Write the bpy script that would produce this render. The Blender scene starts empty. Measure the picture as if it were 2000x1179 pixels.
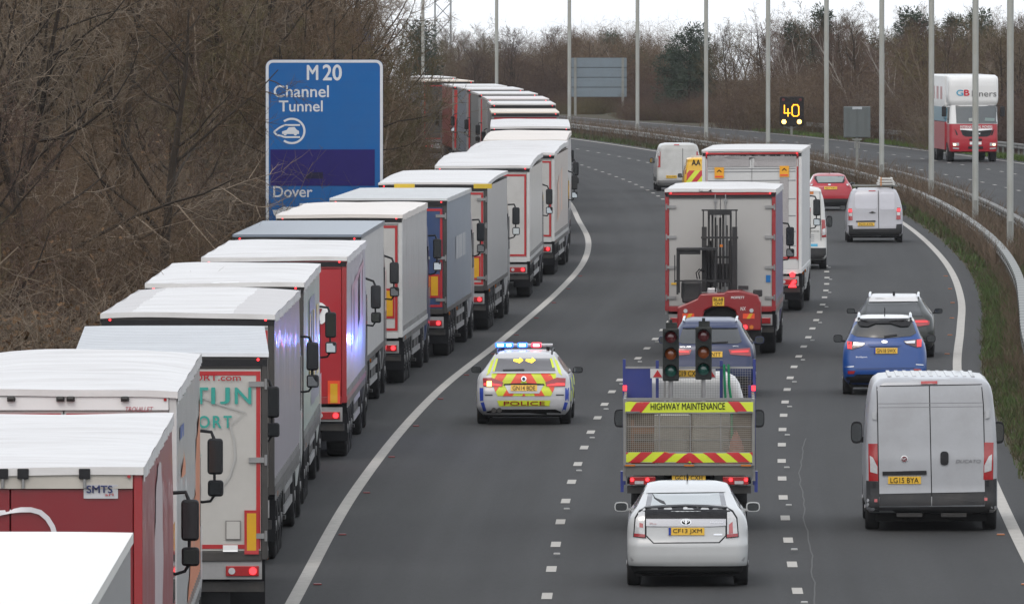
import bpy, bmesh, math, random
from mathutils import Vector, Matrix
from mathutils.bvhtree import BVHTree
R = math.radians
SC = bpy.context.scene
COL = SC.collection
random.seed(7)
# ---------------------------------------------------------------- camera, sky, sun, exposure
F = 21000.0      # focal length in pixels of the 2000 px wide photograph
H = 8.4          # camera height over the road (a bridge over the motorway)
K = 0.009        # the road climbs gently away from the camera
cd = bpy.data.cameras.new('camera'); cam = bpy.data.objects.new('camera', cd); COL.objects.link(cam)
cam.location = (0, 0, H); cam.rotation_euler = (R(90) - math.atan((589.5 - F*K)/F), 0, 0)
cd.sensor_width = 36; cd.lens = F/2000*36; cd.clip_start = 1; cd.clip_end = 6000
SC.camera = cam
SUN_EL, SUN_AZ = R(48), R(200)
w = bpy.data.worlds.new('World'); SC.world = w; w.use_nodes = True
nt = w.node_tree; nt.nodes.clear()
sky = nt.nodes.new('ShaderNodeTexSky'); sky.sky_type = 'NISHITA'; sky.sun_disc = False
sky.sun_elevation = SUN_EL; sky.sun_rotation = SUN_AZ; sky.air_density = 1; sky.dust_density = 4
bg1 = nt.nodes.new('ShaderNodeBackground'); bg1.inputs[1].default_value = 0.05
nt.links.new(sky.outputs[0], bg1.inputs[0])
bg2 = nt.nodes.new('ShaderNodeBackground'); bg2.inputs[0].default_value = (0.93, 0.96, 1.0, 1); bg2.inputs[1].default_value = 1.0
tcw = nt.nodes.new('ShaderNodeTexCoord'); sx_ = nt.nodes.new('ShaderNodeSeparateXYZ'); nt.links.new(tcw.outputs['Generated'], sx_.inputs[0])
mrw = nt.nodes.new('ShaderNodeMapRange'); mrw.inputs[1].default_value = 0; mrw.inputs[2].default_value = 1; mrw.inputs[3].default_value = 1.12; mrw.inputs[4].default_value = 1.0
nt.links.new(sx_.outputs[2], mrw.inputs[0]); nt.links.new(mrw.outputs[0], bg2.inputs[1])   # thin bright overcast
ad = nt.nodes.new('ShaderNodeAddShader'); nt.links.new(bg1.outputs[0], ad.inputs[0]); nt.links.new(bg2.outputs[0], ad.inputs[1])
wo = nt.nodes.new('ShaderNodeOutputWorld'); nt.links.new(ad.outputs[0], wo.inputs[0])
sl = bpy.data.lights.new('sun', 'SUN'); sl.energy = 0.6; sl.angle = R(25); sl.color = (1, .97, .93)
so = bpy.data.objects.new('sun', sl); COL.objects.link(so)
so.rotation_euler = (R(90) - SUN_EL, 0, R(180) - SUN_AZ)
SC.view_settings.view_transform = 'Standard'; SC.view_settings.look = 'None'
SC.view_settings.exposure = 0.0; SC.view_settings.gamma = 1; SC.view_settings.use_curve_mapping = False
SC.cycles.max_bounces = 6; SC.cycles.transparent_max_bounces = 8; SC.cycles.use_denoising = True

# ---------------------------------------------------------------- layout of the road (metres, fitted to the photograph)
def interp(tab):
    xs = [a for a, b in tab]; ys = [b for a, b in tab]; n = len(xs)
    dl = [(ys[i+1]-ys[i])/(xs[i+1]-xs[i]) for i in range(n-1)]
    m = [dl[0]] + [(dl[i-1]+dl[i])/2 for i in range(1, n-1)] + [dl[-1]]
    def f(x):
        if x <= xs[0]: return ys[0]+m[0]*(x-xs[0])
        if x >= xs[-1]: return ys[-1]+m[-1]*(x-xs[-1])
        i = 0
        while xs[i+1] < x: i += 1
        h = xs[i+1]-xs[i]; t = (x-xs[i])/h
        return ((2*t**3-3*t*t+1)*ys[i]+(t**3-2*t*t+t)*h*m[i]+(-2*t**3+3*t*t)*ys[i+1]+(t**3-t*t)*h*m[i+1])
    return f
LL = interp([(60,-3.3),(100,-3.35),(125,-3.3),(149.6,-3.06),(184,-2.68),(229,-1.64),(267,-.19),(315,1.5),(345,2.3),(375,2.66),(410,2.54),(448,2.35),(490,1.6),(530,.3),(560,-.9),(594,-2.9),(634,-6),(674,-9.8),(714,-14.4),(754,-19.6),(800,-26),(900,-42)])
RR = interp([(60,7.2),(100,7.25),(130,7.35),(150,7.55),(178,8.14),(210,9.0),(243,10.07),(275.6,11.5),(299,12.5),(333,13.6),(367,14.3),(403,14.7),(430,14.7),(470,14.2),(520,12.5),(569,10),(594,8.2),(634,5.05),(674,1.25),(714,-3.4),(754,-8.7),(800,-15),(900,-31)])
def gz(y): return K*min(y, 860)
def sl_(f, y): return (f(y+3)-f(y-3))/6
def terr(x, y):
    """ground height away from the carriageways: banks on both sides"""
    l = LL(y)-6.0-x; r = x-(RR(y)+19.0); z = gz(y)
    if l > 0: z += 7.5*(1-math.exp(-(l/22)**1.3))
    if r > 0: z += 2.2*(1-math.exp(-(r/14)**1.3))
    return z
def gp(px, py, h=0.0):
    """point at height h over the road seen at this pixel of the photograph"""
    d = F*(H-h)/py
    return ((px-1000)/F*d, d)

# ---------------------------------------------------------------- materials
MC = {}
def mt(name, c, rough=.5, metal=0, var=.1, sc=3., bump=0., bsc=60., coat=0., emi=None, es=0., dirt=0., dsc=1.2, stretch=(1,1,1), obvar=0., dc=(.12,.105,.09)):
    if name in MC: return MC[name]
    m = bpy.data.materials.new(name); m.use_nodes = True; n = m.node_tree; b = n.nodes['Principled BSDF']
    b.inputs['Roughness'].default_value = rough; b.inputs['Metallic'].default_value = metal
    if rough > .45 and not metal: b.inputs['Specular IOR Level'].default_value = .2
    if coat: b.inputs['Coat Weight'].default_value = coat; b.inputs['Coat Roughness'].default_value = .06
    tc = n.nodes.new('ShaderNodeTexCoord'); mp = n.nodes.new('ShaderNodeMapping'); mp.inputs['Scale'].default_value = stretch
    n.links.new(tc.outputs['Object'], mp.inputs[0])
    nz = n.nodes.new('ShaderNodeTexNoise'); nz.inputs['Scale'].default_value = sc; nz.inputs['Detail'].default_value = 5
    n.links.new(mp.outputs[0], nz.inputs[0])
    mx = n.nodes.new('ShaderNodeMix'); mx.data_type = 'RGBA'
    mx.inputs[6].default_value = (*[v*(1-var) for v in c], 1); mx.inputs[7].default_value = (*[min(1, v*(1+var)) for v in c], 1)
    n.links.new(nz.outputs[0], mx.inputs[0]); out = mx.outputs[2]
    if dirt:
        n2 = n.nodes.new('ShaderNodeTexNoise'); n2.inputs['Scale'].default_value = dsc; n2.inputs['Detail'].default_value = 8; n2.inputs['Roughness'].default_value = .7
        n.links.new(mp.outputs[0], n2.inputs[0])
        rp = n.nodes.new('ShaderNodeMapRange'); rp.inputs[1].default_value = .42; rp.inputs[2].default_value = .75; rp.inputs[3].default_value = 0; rp.inputs[4].default_value = dirt
        n.links.new(n2.outputs[0], rp.inputs[0])
        m2 = n.nodes.new('ShaderNodeMix'); m2.data_type = 'RGBA'; m2.inputs[7].default_value = (*dc, 1)
        n.links.new(rp.outputs[0], m2.inputs[0]); n.links.new(out, m2.inputs[6]); out = m2.outputs[2]
    if obvar:
        oi = n.nodes.new('ShaderNodeObjectInfo'); hs = n.nodes.new('ShaderNodeHueSaturation')
        mr = n.nodes.new('ShaderNodeMapRange'); mr.inputs[3].default_value = 1-obvar; mr.inputs[4].default_value = 1+obvar
        n.links.new(oi.outputs['Random'], mr.inputs[0]); n.links.new(mr.outputs[0], hs.inputs['Value']); n.links.new(out, hs.inputs['Color']); out = hs.outputs[0]
    n.links.new(out, b.inputs['Base Color'])
    if bump:
        n3 = n.nodes.new('ShaderNodeTexNoise'); n3.inputs['Scale'].default_value = bsc; n3.inputs['Detail'].default_value = 3
        n.links.new(mp.outputs[0], n3.inputs[0]); bp = n.nodes.new('ShaderNodeBump'); bp.inputs['Strength'].default_value = bump; bp.inputs['Distance'].default_value = .01
        n.links.new(n3.outputs[0], bp.inputs['Height']); n.links.new(bp.outputs[0], b.inputs['Normal'])
    if emi: b.inputs['Emission Color'].default_value = (*emi, 1); b.inputs['Emission Strength'].default_value = es
    MC[name] = m; return m
def paint(name, c, dirt=.12, rough=.32): return mt('paint_'+name, c, rough, 0, .04, 1.5, coat=.35, dirt=dirt)
TYRE = mt('tyre_rubber', (.022,.022,.023), .85, var=.3, sc=20, bump=.4, dirt=.25, dsc=3, dc=(.06,.055,.05))
BLACK = mt('black_plastic', (.02,.02,.022), .5, var=.2, sc=10)
DARK = mt('dark_grimy_metal', (.035,.034,.033), .6, .3, .3, 8, dirt=.5, dsc=3, dc=(.08,.07,.06))
UNDER = mt('underbody_black', (.012,.012,.012), .9, var=.3)
RIM = mt('wheel_rim_alloy', (.35,.35,.36), .4, .8, .15, 10, dirt=.4)
STEEL = mt('dull_steel', (.33,.33,.33), .45, .7, .15, 5, dirt=.4, dsc=2)
GALV = mt('galvanised_steel', (.23,.235,.22), .55, .35, .12, 4, dirt=.45, dsc=2.5, dc=(.16,.15,.12))
GLASS = mt('dark_window_glass', (.02,.023,.025), .05, var=.2, coat=1)
MIRR = mt('mirror_glass', (.3,.32,.33), .06, 1, .1)
RAIL = mt('weathered_rail_steel', (.17,.17,.16), .7, .1, .2, 5, dirt=.5, dsc=1.5, dc=(.09,.08,.06))
MIRB = mt('bright_mirror_glass', (.55,.58,.6), .06, 1, .1)
REDL = mt('red_lamp_plastic', (.32,.012,.015), .2, var=.15, sc=30, coat=1)
REDON = mt('red_lamp_lit', (.5,.02,.02), .3, emi=(1,.03,.04), es=3.0)
AMBL = mt('amber_lamp_plastic', (.55,.16,.02), .25, coat=.5)
AMBON = mt('amber_lamp_lit', (.8,.3,.05), .3, emi=(1,.62,.15), es=5)
CLEAR = mt('clear_lamp_plastic', (.55,.55,.56), .15, .2, var=.2, sc=25, coat=1)
TAPE = mt('red_reflective_tape', (.42,.018,.022), .35, var=.25, sc=4, dirt=.2)
PLATE = mt('yellow_number_plate', (.72,.43,.03), .4, var=.04)
INK = mt('black_lettering', (.015,.015,.015), .5)
WHT = mt('white_lettering', (.75,.75,.74), .45, var=.05)
ORM = mt('orange_yellow_marker', (.62,.33,.01), .4, var=.15)

# ---------------------------------------------------------------- mesh helpers
class G:
    def __init__(s): s.v = []; s.f = []
    def add(s, vs, fs):
        o = len(s.v); s.v += [tuple(a) for a in vs]; s.f += [tuple(i+o for i in f) for f in fs]; return s
    def box(s, x0, x1, y0, y1, z0, z1):
        return s.add([(x0,y0,z0),(x1,y0,z0),(x1,y1,z0),(x0,y1,z0),(x0,y0,z1),(x1,y0,z1),(x1,y1,z1),(x0,y1,z1)],
              [(0,3,2,1),(4,5,6,7),(0,1,5,4),(1,2,6,5),(2,3,7,6),(3,0,4,7)])
    def tube(s, pts, r, n=6, r2=None, cap=True):
        P = [Vector(p) for p in pts]; m = len(P); vs = []; fs = []
        for i, p in enumerate(P):
            t = (P[min(i+1, m-1)]-P[max(i-1, 0)]).normalized()
            a = t.cross(Vector((0,0,1)));
            if a.length < .05: a = t.cross(Vector((1,0,0)))
            a.normalize(); b = t.cross(a); rr = r if r2 is None else r+(r2-r)*i/(m-1)
            for k in range(n):
                q = 2*math.pi*k/n; vs.append(p+(a*math.cos(q)+b*math.sin(q))*rr)
        for i in range(m-1):
            for k in range(n): fs.append((i*n+k, i*n+(k+1)%n, (i+1)*n+(k+1)%n, (i+1)*n+k))
        if cap: fs += [tuple(range(n))[::-1], tuple(range((m-1)*n, m*n))]
        return s.add(vs, fs)
    def cyl(s, a, b, r, n=16, r2=None): return s.tube([a, b], r, n, r2)
    def prism(s, pts, ax, a, b):
        """polygon in the plane across axis ax ('x','y','z'), from a to b"""
        n = len(pts)
        def P(p, t): return (t, p[0], p[1]) if ax == 'x' else (p[0], t, p[1]) if ax == 'y' else (p[0], p[1], t)
        vs = [P(p, a) for p in pts]+[P(p, b) for p in pts]
        fs = [tuple(range(n)), tuple(range(2*n-1, n-1, -1))]+[(i, n+i, n+(i+1)%n, (i+1)%n) for i in range(n)]
        return s.add(vs, fs)
    def grid(s, fn, nu, nv):
        vs = [fn(i/nu, j/nv) for j in range(nv+1) for i in range(nu+1)]
        return s.add(vs, [(j*(nu+1)+i, j*(nu+1)+i+1, (j+1)*(nu+1)+i+1, (j+1)*(nu+1)+i) for j in range(nv) for i in range(nu)])
    def mesh(s, name, mat=None, smooth=0, fix=True):
        me = bpy.data.meshes.new(name); me.from_pydata(s.v, [], s.f)
        if fix:
            bm = bmesh.new(); bm.from_mesh(me); bmesh.ops.recalc_face_normals(bm, faces=bm.faces); bm.to_mesh(me); bm.free()
        if mat: me.materials.append(mat)
        if smooth:
            me.polygons.foreach_set('use_smooth', [True]*len(me.polygons)); me.set_sharp_from_angle(angle=R(smooth))
        return me
    def build(s, name, mat, parent=None, smooth=0, bev=0, seg=2, fix=True):
        o = ob(name, s.mesh(name, mat, smooth, fix), parent)
        if bev:
            md = o.modifiers.new('bevel', 'BEVEL'); md.width = bev; md.segments = seg; md.limit_method = 'ANGLE'; md.angle_limit = R(40); md.harden_normals = False
        return o
def ob(name, me, parent=None, loc=None, rot=None):
    o = bpy.data.objects.new(name, me); COL.objects.link(o)
    if parent: o.parent = parent
    if loc: o.location = loc
    if rot: o.rotation_euler = rot
    return o
def tag(o, label, cat=None, group=None):
    o['label'] = label
    if cat: o['category'] = cat
    if group: o['group'] = group
    return o
def structure(o): o['kind'] = 'structure'; return o
def empty(name, loc, rz=0., rx=0.):
    o = ob(name, None, None, loc, (rx, 0, rz)); o.empty_display_size = .3; return o
def bx(name, mat, par, x0, x1, y0, y1, z0, z1, bev=0): return G().box(x0,x1,y0,y1,z0,z1).build(name, mat, par, bev=bev)
TXT = {}
def text_mesh(s, bold=0., shear=0., sp=1.):
    c = bpy.data.curves.new('t', 'FONT'); c.body = s; c.size = 1; c.offset = bold; c.shear = shear; c.space_character = sp; c.resolution_u = 4
    o = bpy.data.objects.new('t', c); m = o.to_mesh()
    vs = [(v.co.x, v.co.y) for v in m.vertices]; fs = [tuple(p.vertices) for p in m.polygons]
    bpy.data.objects.remove(o); bpy.data.curves.remove(c)
    x0 = min(v[0] for v in vs); x1 = max(v[0] for v in vs); y0 = min(v[1] for v in vs); y1 = max(v[1] for v in vs)
    return [((a-x0)/(x1-x0), (b-y0)/(y1-y0)) for a, b in vs], fs
def bold_copies(vs, fs, b, asp):
    sh = [(0,0)] if not b else [(-b,0),(b,0),(0,b*asp),(0,-b*asp)]
    return [([(x+dx, y+dy) for x, y in vs], fs, i) for i, (dx, dy) in enumerate(sh)]
def flat_text(name, s, mat, par, x0, x1, z0, z1, y, bold=0., shear=0., face=1):
    """lettering as a thin mesh on a plane facing -y (face=1) or +y (face=-1)"""
    vs, fs = text_mesh(s, 0, shear); g = G(); asp = abs((x1-x0)/(z1-z0)); bb = bold*.9/asp
    for v2, f2, i in bold_copies(vs, fs, bb, asp): g.add([((x0+(x1-x0)*a) if face > 0 else (x1-(x1-x0)*a), y-.0004*i, z0+(z1-z0)*b) for a, b in v2], f2)
    return g.build(name, mat, par, fix=False)

def shell(keys, N=44, M=(9,8,10,8,7)):
    """body of horizontal slices; keys: (z, half width, y rear, y front, corner r rear, corner r front, bow)"""
    fs = [interp([(k[0], k[i]) for k in keys]) for i in range(1, 7)]
    zs = []
    for a, b in zip(keys, keys[1:]):
        n = max(1, round(N*(b[0]-a[0])/(keys[-1][0]-keys[0][0])))
        zs += [a[0]+(b[0]-a[0])*i/n for i in range(n)]
    zs.append(keys[-1][0])
    # monotone between keys: clamp to neighbours
    g = G(); cnt = None
    for z in zs:
        i = max(j for j in range(len(keys)) if keys[j][0] <= z+1e-9); i = min(i, len(keys)-2)
        val = []
        for q in range(6):
            v = fs[q](z); a, b = keys[i][q+1], keys[i+1][q+1]; val.append(max(min(a, b), min(max(a, b), v)))
        hw, yr, yf, rr, rf, bow = val
        rr = min(rr, hw*.9); half = []
        a, b, c, d, e = M
        for k in range(a): x = (hw-rr)*k/a; half.append((x, yr+bow*(x/hw)**2))
        yc = yr+bow*((hw-rr)/hw)**2
        ry = rr*1.15+.01
        for k in range(b+1):
            t = math.pi/2*k/b; half.append((hw-rr+rr*math.sin(t), yc+ry*(1-math.cos(t))))
        y1 = yc+ry; y2 = yf-rf*1.2
        for k in range(1, c): half.append((hw, y1+(y2-y1)*k/c))
        for k in range(d+1):
            t = math.pi/2*k/d; half.append((hw-rf+rf*math.cos(t), y2+rf*1.2*math.sin(t)))
        for k in range(1, e+1): half.append(((hw-rf)*(1-k/e), yf+.04*(k/e)))
        ring = half+[(-x, y) for x, y in half[-2:0:-1]]
        n = len(ring); o = len(g.v); g.v += [(x, y, z) for x, y in ring]
        if o: g.f += [(o-n+k, o-n+(k+1)%n, o+(k+1)%n, o+k) for k in range(n)]
        else: g.f.append(tuple(range(n))[::-1])
    g.f.append(tuple(range(len(g.v)-n, len(g.v)))); return g

def clip_poly(px, step, W=None):
    """fill a 2D polygon and cut it into small cells; returns verts, faces"""
    bm = bmesh.new(); vs = [bm.verts.new((x, y, 0)) for x, y in px]; bm.faces.new(vs)
    bmesh.ops.triangulate(bm, faces=bm.faces[:])
    x0 = min(p[0] for p in px); x1 = max(p[0] for p in px); y0 = min(p[1] for p in px); y1 = max(p[1] for p in px)
    for i in range(1, int((x1-x0)/step)+1):
        bmesh.ops.bisect_plane(bm, geom=bm.verts[:]+bm.edges[:]+bm.faces[:], plane_co=(x0+i*step, 0, 0), plane_no=(1,0,0))
    for i in range(1, int((y1-y0)/step)+1):
        bmesh.ops.bisect_plane(bm, geom=bm.verts[:]+bm.edges[:]+bm.faces[:], plane_co=(0, y0+i*step, 0), plane_no=(0,1,0))
    bm.verts.index_update(); V = [(v.co.x, v.co.y) for v in bm.verts]; Fc = [tuple(v.index for v in f.verts) for f in bm.faces]
    bm.free(); return V, Fc
WH = {}
def wheel_mesh(r, wd, kind):
    k = (round(r, 3), round(wd, 3), kind)
    if k in WH: return WH[k]
    g = G(); n = 28; prof = [(r*.62, 0), (r*.66, -.01), (r*.9, 0.0), (r*.97, wd*.05), (r, wd*.16), (r, wd*.84), (r*.97, wd*.95), (r*.9, wd), (r*.62, wd)]
    for i in range(n):
        t = 2*math.pi*i/n
        for pr, px in prof: g.v.append((px, pr*math.cos(t), pr*math.sin(t)))
    m = len(prof)
    for i in range(n):
        for j in range(m-1): g.f.append((i*m+j, ((i+1)%n)*m+j, ((i+1)%n)*m+j+1, i*m+j+1))
    t = g.mesh('wheel', TYRE, 50)
    h = G(); h.cyl((.02,0,0), (wd-.04,0,0), r*.63, 24)
    for k2 in range(10 if kind == 'truck' else 5):
        a = 2*math.pi*k2/(10 if kind == 'truck' else 5)
        if kind == 'truck': h.cyl((wd-.05, r*.38*math.cos(a), r*.38*math.sin(a)), (wd-.01, r*.38*math.cos(a), r*.38*math.sin(a)), r*.045, 6)
        else:
            c, s_ = math.cos(a), math.sin(a)
            h.add([(wd-.03, c*r*.12-s_*q*w2, s_*r*.12+c*q*w2) if i == 0 else (wd-.03, c*r*.6-s_*q*w2, s_*r*.6+c*q*w2) for i in (0, 1) for q, w2 in ((-1, r*.1), (1, r*.1))]
                  +[(wd-.005, c*r*.12-s_*q*w2, s_*r*.12+c*q*w2) if i == 0 else (wd-.02, c*r*.6-s_*q*w2, s_*r*.6+c*q*w2) for i in (0, 1) for q, w2 in ((-1, r*.07), (1, r*.07))],
                  [(4,5,7,6),(0,4,6,2),(1,3,7,5),(2,6,7,3)])
    h.cyl((wd-.06,0,0), (wd+.01,0,0), r*.16, 12)
    hm = h.mesh('rim', STEEL if kind == 'truck' else RIM, 40)
    WH[k] = (t, hm); return WH[k]

class V:
    """a thing placed on the road so that (px,py) of the photograph is its ground contact at local y = yw"""
    def __init__(s, name, label, cat, px, py=None, yw=0., lane=LL, group=None, d=None, X=None, rz=None, k=1.):
        if d is None: d = F*H/py-yw
        if X is None: X = (px-1000)/F*(d+yw)
        s.head = sl_(lane, d+2) if rz is None else rz
        if yw and rz is None: X -= s.head*yw
        s.o = empty(name, (X, d, gz(d)), -math.atan(s.head), math.atan(K)); tag(s.o, label, cat, group)
        s.M = Matrix.Translation(s.o.location) @ Matrix.Rotation(-math.atan(s.head), 4, 'Z') @ Matrix.Rotation(math.atan(K), 4, 'X')
        s.I = s.M.inverted(); s.d = d; s.s = F/d; s.cx = px; s.bvh = None; s.k = k
    def skin(s, meshes):
        vs = []; fs = []
        for me in meshes:
            o = len(vs); vs += [v.co.copy() for v in me.vertices]; fs += [tuple(i+o for i in p.vertices) for p in me.polygons]
        s.bvh = BVHTree.FromPolygons(vs, fs)
    def body(s, keys, mat, wheels, r=.33, wd=.21, N=44, name='body', hw=None, kind='car', out=.0):
        me = shell(keys, N).mesh(name, mat)
        hw = hw or max(k[1] for k in keys if k[0] < .8)
        o = ob(name, me, s.o)
        cg = G()
        for y in wheels:
            for q in (-1, 1): cg.cyl((q*(hw-.27), y, r), (q*(hw+.2), y, r), r*1.14, 24)
        cm = cg.mesh('cut', UNDER); co = bpy.data.objects.new('cut', cm); COL.objects.link(co)
        co.parent = s.o
        md = o.modifiers.new('b', 'BOOLEAN'); md.object = co; md.operation = 'DIFFERENCE'; md.solver = 'EXACT'; md.material_mode = 'TRANSFER'
        bpy.context.view_layer.update(); dg = bpy.context.evaluated_depsgraph_get()
        nm = bpy.data.meshes.new_from_object(o.evaluated_get(dg)); 
        if len(nm.polygons) > 500: o.modifiers.clear(); o.data = nm; nm.name = name
        else: o.modifiers.clear(); print('BOOL FAIL', s.o.name)
        bpy.data.objects.remove(co)
        nm = o.data; nm.polygons.foreach_set('use_smooth', [True]*len(nm.polygons)); nm.set_sharp_from_angle(angle=R(42))
        s.skin([me]); s.main = o
        for y in wheels:
            for q in (-1, 1): s.wheel(y, q, hw-wd+out, r, wd, kind)
        return o
    def wheel(s, y, q, xin, r, wd, kind='car', par=None):
        t, h = wheel_mesh(r, wd, kind)
        o = ob('wheel', t, s.o, (q*xin, y, r), (0, 0, 0 if q > 0 else math.pi)); ob('rim', h, o); return o
    def ray(s, px, py):
        o = s.I @ Vector((0, 0, H)); e = s.I @ Vector(((px-1000)/F*1000, 1000, H+(F*K-py)/F*1000)); d = (e-o).normalized(); return o, d
    def proj(s, V2, Fc, name, mat, off, thick, par, px=True):
        vs = []; dd = []
        for i_, (x, y) in enumerate(V2):
            if px: o, d = s.ray(x, y)
            else: o, d = s.ray(s.cx, 600); 
            h = s.bvh.ray_cast(o, d)
            if h[0] is None:
                mid = o+d*(-o.y/d.y+.4); p = s.bvh.find_nearest(mid)[0]
            else: p = h[0]
            vs.append(p-d*(off[i_] if isinstance(off, list) else off)); dd.append(d)
        if thick:
            n = len(vs); E = {}
            for f in Fc:
                for a, b in zip(f, f[1:]+f[:1]):
                    if (b, a) in E: del E[(b, a)]
                    else: E[(a, b)] = 1
            vs += [v+d*thick for v, d in zip(vs, dd)]
            Fc = list(Fc)+[(a, n+a, n+b, b) for a, b in E]
        g = G(); g.v = [tuple(v) for v in vs]; g.f = list(Fc)
        return g.build(name, mat, par or s.o, smooth=40, fix=False)
    def rear(s, name, pts, mat, off=.008, thick=.02, par=None, step=None):
        step = step or max(1.5, s.s*.07)
        V2, Fc = clip_poly(pts, step); return s.proj(V2, Fc, name, mat, off, thick, par)
    def rrect(s, name, x0, x1, y0, y1, mat, r=0, **k):
        if r: pts = [(cx_+r*math.cos(a), cy_+r*math.sin(a)) for cx_, cy_, q in ((x1-r,y1-r,0),(x0+r,y1-r,1),(x0+r,y0+r,2),(x1-r,y0+r,3)) for a in [math.pi/2*(q+t/3) for t in range(4)]]
        else: pts = [(x0,y0),(x1,y0),(x1,y1),(x0,y1)]
        return s.rear(name, pts, mat, **k)
    def mrear(s, name, pts, mat, **k):
        """patch and its mirror image about the centre"""
        return [s.rear(name, pts, mat, **k), s.rear(name, [(2*s.cx-x, y) for x, y in pts], mat, **k)]
    def rtext(s, name, txt, x0, x1, y0, y1, mat, off=.02, bold=0., shear=0., par=None, rot=0):
        vs, fs = text_mesh(txt, 0, shear); asp = abs((x1-x0)/(y1-y0)); r_ = None
        V0, F0, offs = [], [], []
        for v2, f2, i in bold_copies(vs, fs, bold*.9/asp, asp):
            o = len(V0); V0 += [(x0+(x1-x0)*a, y1-(y1-y0)*b+rot*(a-.5)*(x1-x0)) for a, b in v2]; F0 += [tuple(q+o for q in f) for f in f2]; offs += [off+.0008*i]*len(v2)
        return s.proj(V0, F0, name, mat, offs, 0, par)
    def plate(s, txt, x0, x1, y0, y1, blue=False, off=.03):
        p = s.rear('number_plate', [(x0,y0),(x1,y0),(x1,y1),(x0,y1)], PLATE, off=off, thick=.03)
        dx = x1-x0; dy = y1-y0
        s.rtext('plate_lettering', txt, x0+dx*(.12 if blue else .07), x1-dx*.07, y0+dy*.16, y1-dy*.14, INK, off=off+.006, bold=.004, par=p)
        if blue: s.rear('plate_band', [(x0,y0),(x0+dx*.07,y0),(x0+dx*.07,y1),(x0,y1)], mt('blue_band', (.02,.05,.3)), off=off+.006, thick=0, par=p)
        return p
    def side(s, name, pts, mat, off=.006, sides=(-1, 1), step=.12, thick=.015, label=None):
        V2, Fc = clip_poly(pts, step)
        for q in sides:
            vs = []
            for y, z in V2:
                h = s.bvh.ray_cast(Vector((q*5, y, z)), Vector((-q, 0, 0)))
                vs.append((h[0].x+q*off, y, z) if h[0] is not None else (q*.6, y, z))
            n = len(vs); g = G(); g.v = vs+[(x-q*thick, y, z) for x, y, z in vs]; g.f = list(Fc)
            g.build(name, mat, s.o, smooth=40, fix=False)
    def front(s, name, pts, mat, off=.006, step=.12, thick=0):
        V2, Fc = clip_poly(pts, step); g = G()
        for x, z in V2:
            h = s.bvh.ray_cast(Vector((x, 30, z)), Vector((0, -1, 0)))
            g.v.append((x, h[0].y+off, z) if h[0] is not None else (x, 3, z))
        g.f = list(Fc); return g.build(name, mat, s.o, smooth=40, fix=False)
    def mirrors(s, y, z, hw, w_=.2, h_=.14, mat=BLACK, arm=.1, both=(-1, 1)):
        for q in both:
            a = hw+arm; g = G()
            def fn(u, v):
                t = 2*math.pi*u; e = abs(math.cos(t))**.6*math.copysign(1, math.cos(t)); f = abs(math.sin(t))**.6*math.copysign(1, math.sin(t))
                sc = (1, 1, .85, .35)[min(3, int(v*3+.5))]; yy = (0, .06, .12, .17)[min(3, int(v*3+.5))]
                return (q*(a+w_/2+e*w_/2*sc), y+yy, z+f*h_/2*sc)
            g.grid(fn, 16, 3); g.v.append((q*(a+w_/2), y+.17, z)); n = len(g.v)-1
            g.f += [(3*17+i, 3*17+i+1, n) for i in range(16)]; g.f.append(tuple(range(16)))
            g.box(*sorted((q*(hw-.06), q*(a+.03))), y+.03, y+.09, z-h_*.45, z-h_*.2)
            m = g.build('mirror', mat, s.o, smooth=50)
            k = G(); k.add([(q*(a+w_/2)+math.copysign(abs(math.cos(t))**.6, math.cos(t))*w_*.42, y-.006, z+math.copysign(abs(math.sin(t))**.6, math.sin(t))*h_*.4) for t in [2*math.pi*i/16 for i in range(16)]], [tuple(range(16))])
            kg = k.build('mirror_glass', MIRR, m)
    def bar(s, name, mat, pts, r=.015, n=6, par=None): return G().tube(pts, r, n).build(name, mat, par or s.o, smooth=60)

# ---------------------------------------------------------------- ground, roads, markings
def nodes_mat(name, rough=.9):
    m = bpy.data.materials.new(name); m.use_nodes = True; n = m.node_tree; b = n.nodes['Principled BSDF']; b.inputs['Roughness'].default_value = rough; b.inputs['Specular IOR Level'].default_value = .22
    return m, n, b
def ramp(n, src, stops):
    r = n.nodes.new('ShaderNodeValToRGB'); e = r.color_ramp.elements
    while len(e) < len(stops): e.new(.5)
    for q, (p, c) in zip(e, stops): q.position = p; q.color = (*c, 1)
    n.links.new(src, r.inputs[0]); return r.outputs[0]
def noise(n, vec, sc, det=5, rough=.5):
    z = n.nodes.new('ShaderNodeTexNoise'); z.inputs['Scale'].default_value = sc; z.inputs['Detail'].default_value = det; z.inputs['Roughness'].default_value = rough
    n.links.new(vec, z.inputs[0]); return z.outputs[0]
def mixc(n, fac, a, b, mode='MIX'):
    x = n.nodes.new('ShaderNodeMix'); x.data_type = 'RGBA'; x.blend_type = mode
    for s, v in ((0, fac), (6, a), (7, b)):
        if isinstance(v, (int, float)): x.inputs[s].default_value = v
        elif isinstance(v, tuple): x.inputs[s].default_value = (*v, 1)
        else: n.links.new(v, x.inputs[s])
    return x.outputs[2]
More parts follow.
